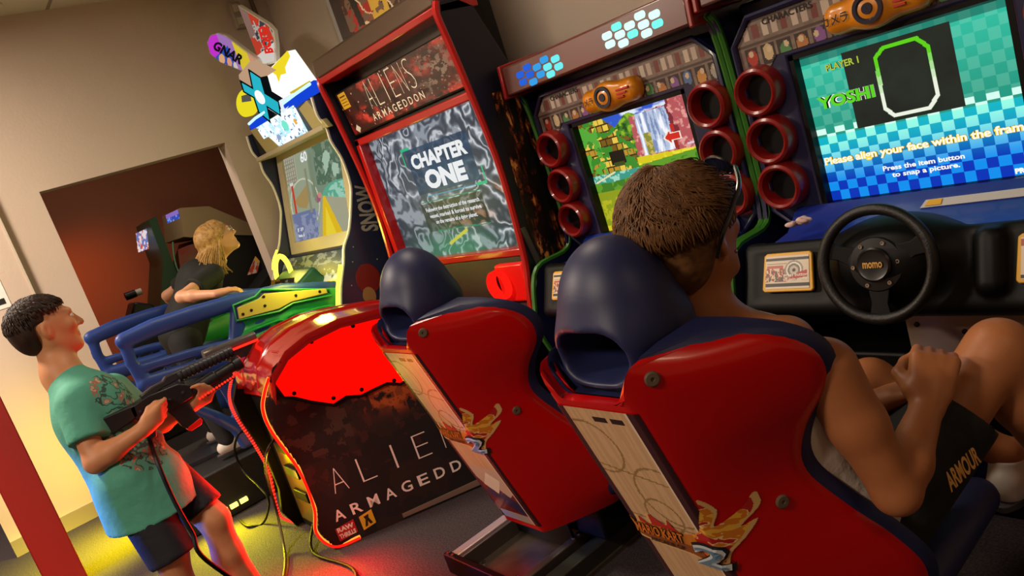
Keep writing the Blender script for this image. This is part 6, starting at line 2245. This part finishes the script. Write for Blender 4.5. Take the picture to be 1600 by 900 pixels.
R_, F_, U_ = gfr
s = Sculpt(gc - A3(0.2, 0.3, 0.34), gc + A3(0.2, 0.2, 0.2), 0.006)
s.ell(gc + GH * (F_ * -0.016 + U_ * 0.030), (0.081 * GH, 0.102 * GH, 0.090 * GH), gfr, k=0)
bk = gc - F_ * 0.075
s.chain([gc - F_ * 0.05 + U_ * 0.02, bk - U_ * 0.07, bk - A3(0, 0.03, 0.17), bk - A3(0, 0.05, 0.24)], [0.07, 0.062, 0.048, 0.02], 0.03)
s.rbox(gc + GH * (F_ * 0.080 + U_ * -0.055), (0.12, 0.078 * GH, 0.122 * GH), 0.02, gfr, k=0.012, sub=True)
cap_me = s.mesh('cap', 2)
cap = MB()
cap.add([v.co[:] for v in cap_me.vertices], [tuple(p.vertices) for p in cap_me.polygons])
bpy.data.meshes.remove(cap_me)
sk = skull(gc, gfr, GH)
paths = []
for i in range(1300):
    q = rr.choice((-1, 1))
    az = q * rr.uniform(0.5, PI)
    p0, p1 = sk(q * rr.uniform(0.0, 0.4), 1.35, 0.012), sk(az, rr.uniform(0.25, 0.8), 0.016)
    p2 = sk(q * max(abs(az), 1.45), -0.25, 0.020) + A3(0, -0.01, 0)
    back = min(1, max(0, (abs(az) - 1.2)))
    p3 = p2 + A3(rr.gauss(0, 0.012), -0.03 - 0.035 * back + rr.gauss(0, 0.012), -0.09)
    p4 = p3 + A3(rr.gauss(0, 0.012), -0.015 + rr.gauss(0, 0.015), -0.09 - 0.06 * rr.random() * back)
    if abs(az) < 1.1:
        p3, p4 = p2 + A3(0, -0.01, -0.05), p2 + A3(0, -0.01, -0.09)
    paths.append(smooth_path([p0, p1, p2, p3, p4], 3))
strands(paths, 0.0016, 'hair', HAIRG, girl, cap)
gl = empty('glasses', tuple(gc + gfr[1] * 0.09), 'thin wire glasses worn by the blond girl', 'glasses')
H_ = lambda r, f, u: gc + GH * (R_ * r + F_ * f + U_ * u)
WIRE = mat('wire_frame', 'b8b4b0', 0.25, metal=0.8)
for q in (-1, 1):
    ring = [H_(q * 0.032 + 0.024 * math.cos(t), 0.103 - 0.006 * abs(math.cos(t)), 0.010 + 0.018 * math.sin(t)) for t in np.linspace(0, 2 * PI, 22)[:-1]]
    MB().tube(ring, 0.0018, 6, closed=True).build('lens_rim', WIRE, gl)
    MB().tube([H_(q * 0.057, 0.098, 0.014), H_(q * 0.078, 0.05, 0.014), H_(q * 0.084, -0.01, 0.008)], 0.0016, 6).build('temple', WIRE, gl)
MB().tube([H_(-0.009, 0.105, 0.014), H_(0, 0.110, 0.017), H_(0.009, 0.105, 0.014)], 0.0016, 6).build('bridge', WIRE, gl)


# ---------------------------------------------------------------- the toy rifles and their cables
GUN = mat('gun_black', '17181c', 0.45, bump=(80, 0.1))
GUNG = mat('gun_grey', '2c2e33', 0.4)
GLED = glow('gun_led', 'ff2a1a', 1.6)
gun = empty('toy_rifle', (-2.80, 0.5, 0.95), 'black toy assault rifle held by the boy in teal, aimed at the screen', 'toy rifle')
gx = -2.785
G = lambda u, v, x=gx: A3(*on_x(u / 1.9575, 440 + v / 1.9575, gx)) + A3(x - gx, 0, 0)


def gpart(name, pts, m, th=0.045, x=None, bevel=0.004):
    x0 = gx if x is None else x
    return MB().slab([tuple(G(u, v, x0)) for u, v in pts], (-th, 0, 0)).build(name, m, gun, bevel=bevel)


gpart('stock', [(286, 436), (300, 424), (395, 384), (412, 378), (425, 410), (405, 428), (318, 486), (300, 482)], GUN, 0.042)
gpart('receiver', [(395, 388), (452, 350), (545, 312), (588, 318), (592, 352), (530, 392), (470, 418), (428, 428), (408, 416)], GUN, 0.05)
gpart('top_rail', [(430, 352), (468, 322), (500, 306), (508, 292), (560, 268), (566, 292), (500, 326), (446, 366)], GUNG, 0.03, gx - 0.008)
gpart('magazine', [(512, 396), (556, 372), (574, 366), (598, 398), (618, 420), (578, 452), (560, 444), (538, 418)], GUNG, 0.032, gx - 0.006)
gpart('magazine_end', [(576, 446), (614, 416), (622, 424), (618, 438), (588, 458), (578, 456)], mat('gun_red', 'b01a12', 0.3, emit=0.3, ecol='ff1008'), 0.034, gx - 0.005, 0.003)
gpart('pistol_grip', [(440, 420), (470, 408), (478, 440), (482, 474), (462, 486), (448, 470)], GUN, 0.034, gx - 0.005)
gpart('trigger_guard', [(476, 412), (506, 396), (516, 404), (500, 424), (480, 430), (480, 424), (498, 416), (506, 405), (498, 404), (478, 416)], GUNG, 0.014, gx - 0.015, 0.001)
xm = gx - 0.024
up_ = MB()
a0, a1 = G(548, 292, xm), G(716, 212, xm)
ux = unit(a1 - a0)
pr_ = []
nrib = 13
L_ = np.linalg.norm(a1 - a0)
for i in range(nrib):
    b0 = L_ * i / nrib
    pr_ += [(b0, 0.021), (b0 + L_ / nrib * 0.7, 0.021), (b0 + L_ / nrib * 0.72, 0.018), (b0 + L_ / nrib * 0.98, 0.018)]
MB().lathe(a0, ux, [(0, 0.0005)] + pr_ + [(L_, 0.0005)], 20).build('upper_tube', GUNG, gun)
c0, c1 = G(585, 342, xm), G(742, 246, xm)
lx = unit(c1 - c0)
LL = np.linalg.norm(c1 - c0)
MB().lathe(c0, lx, [(0, 0.0005), (0, 0.022), (LL * 0.5, 0.024), (LL * 0.52, 0.020), (LL * 0.85, 0.020), (LL * 0.86, 0.026), (LL, 0.026), (LL, 0.018), (LL * 0.9, 0.016), (LL * 0.9, 0.0005)], 22).build('barrel', GUN, gun)
MB().lathe(c1 - lx * 0.004, lx, [(0, 0.019), (0.002, 0.026), (0.006, 0.026), (0.008, 0.019)], 22).build('muzzle_ring', mat('gun_red', 'b01a12'), gun)
sl0, sl1 = G(612, 358, gx - 0.004), G(722, 286, gx - 0.004)
for i in range(14):
    p_ = sl0 + (sl1 - sl0) * i / 13
    MB().lathe(p_, (1, 0, 0), [(0, 0.0005), (0, 0.0045), (0.004, 0.004), (0.006, 0.0005)], 8).build('led_bead', GLED, gun)
gpart('handguard', [(566, 330), (596, 318), (604, 352), (640, 352), (720, 296), (712, 274), (640, 312), (600, 336)], GUN, 0.03, gx - 0.008)
for u, v in ((430, 398), (452, 388), (520, 362), (560, 340)):
    MB().lathe(G(u, v), (1, 0, 0), [(0, 0.006), (0.003, 0.005), (0.004, 0.0005)], 10).build('screw', GUNG, gun)
CABLE = mat('cable_black', '060505', 0.6, spec=0.15)
cb_ = smooth_path([G(462, 482, gx - 0.02), P(246, 722, 2.40), P(270, 778, 2.36), P(300, 832, 2.34), P(335, 885, 2.34), A3(-2.52, 0.62, 0.02), A3(-2.80, 0.86, 0.012), A3(-3.18, 0.84, 0.012), A3(-3.34, 0.93, 0.06)], 8)
MB().tube(cb_, 0.007, 8).build('cable', CABLE, gun)

dock = empty('toy_rifle', (-3.45, 0.85, 0.95), 'second toy rifle docked at the far side of the red pedestal hood', 'toy rifle')
q0, q1 = A3(*on_x(318, 556, -3.45)), A3(*on_x(398, 524, -3.45))
qx = unit(q1 - q0)
ql = np.linalg.norm(q1 - q0)
MB().lathe(q0, qx, [(0, 0.001), (0, 0.024), (0.05, 0.026), (0.06, 0.020), (ql, 0.020), (ql, 0.001)], 18).build('upper_tube', mat('gun_silver', '6a6664', 0.35, metal=0.6), dock)
MB().slab([tuple(q0 + A3(-0.014, 0.05, -0.02)), tuple(q1 + A3(-0.014, 0, -0.015)), tuple(q1 + A3(-0.014, 0, -0.075)), tuple(q0 + A3(-0.014, 0.09, -0.07))], (0.028, 0, 0)).build('receiver', GUN, dock, bevel=0.004)
MB().tube([q0 + qx * 0.10 + A3(0.02, 0, -0.02), q1 + A3(0.02, 0, -0.02)], 0.006, 6).build('led_strip', GLED, dock)
cpath = smooth_path([on_y(384, 672, 0.90)] + [on_y(u, v, 0.86) for u, v in ((372, 680), (367, 704), (379, 734), (403, 758), (420, 782))] + [A3(*on_z(412, 816, 0.012)), A3(*on_z(388, 822, 0.012)), A3(*on_z(374, 812, 0.012))], 7)
MB().tube(cpath, 0.006, 8).build('cable', CABLE, dock)
cord = smooth_path([on_y(430, 685, 0.90)] + [on_y(u, v, 0.84) for u, v in ((418, 704), (415, 734), (424, 770), (433, 802))] + [A3(*on_z(443, 850, 0.03)), A3(*on_z(446, 880, 0.012)), A3(*on_z(440, 920, 0.012))], 7)
tag(MB().tube(cord, 0.006, 8).build('cord', mat('cord_dark_red', '240606', 0.5)), 'thin red lit cord hanging from the pedestal front down to the floor', 'cord')
# lettering on the rider's shorts
tm_, wd_ = TXT_SHORTS
lettering('shorts_lettering', wd_, tm_, 0, 0, 1, 1, GOLD, teen, bold=0.03)
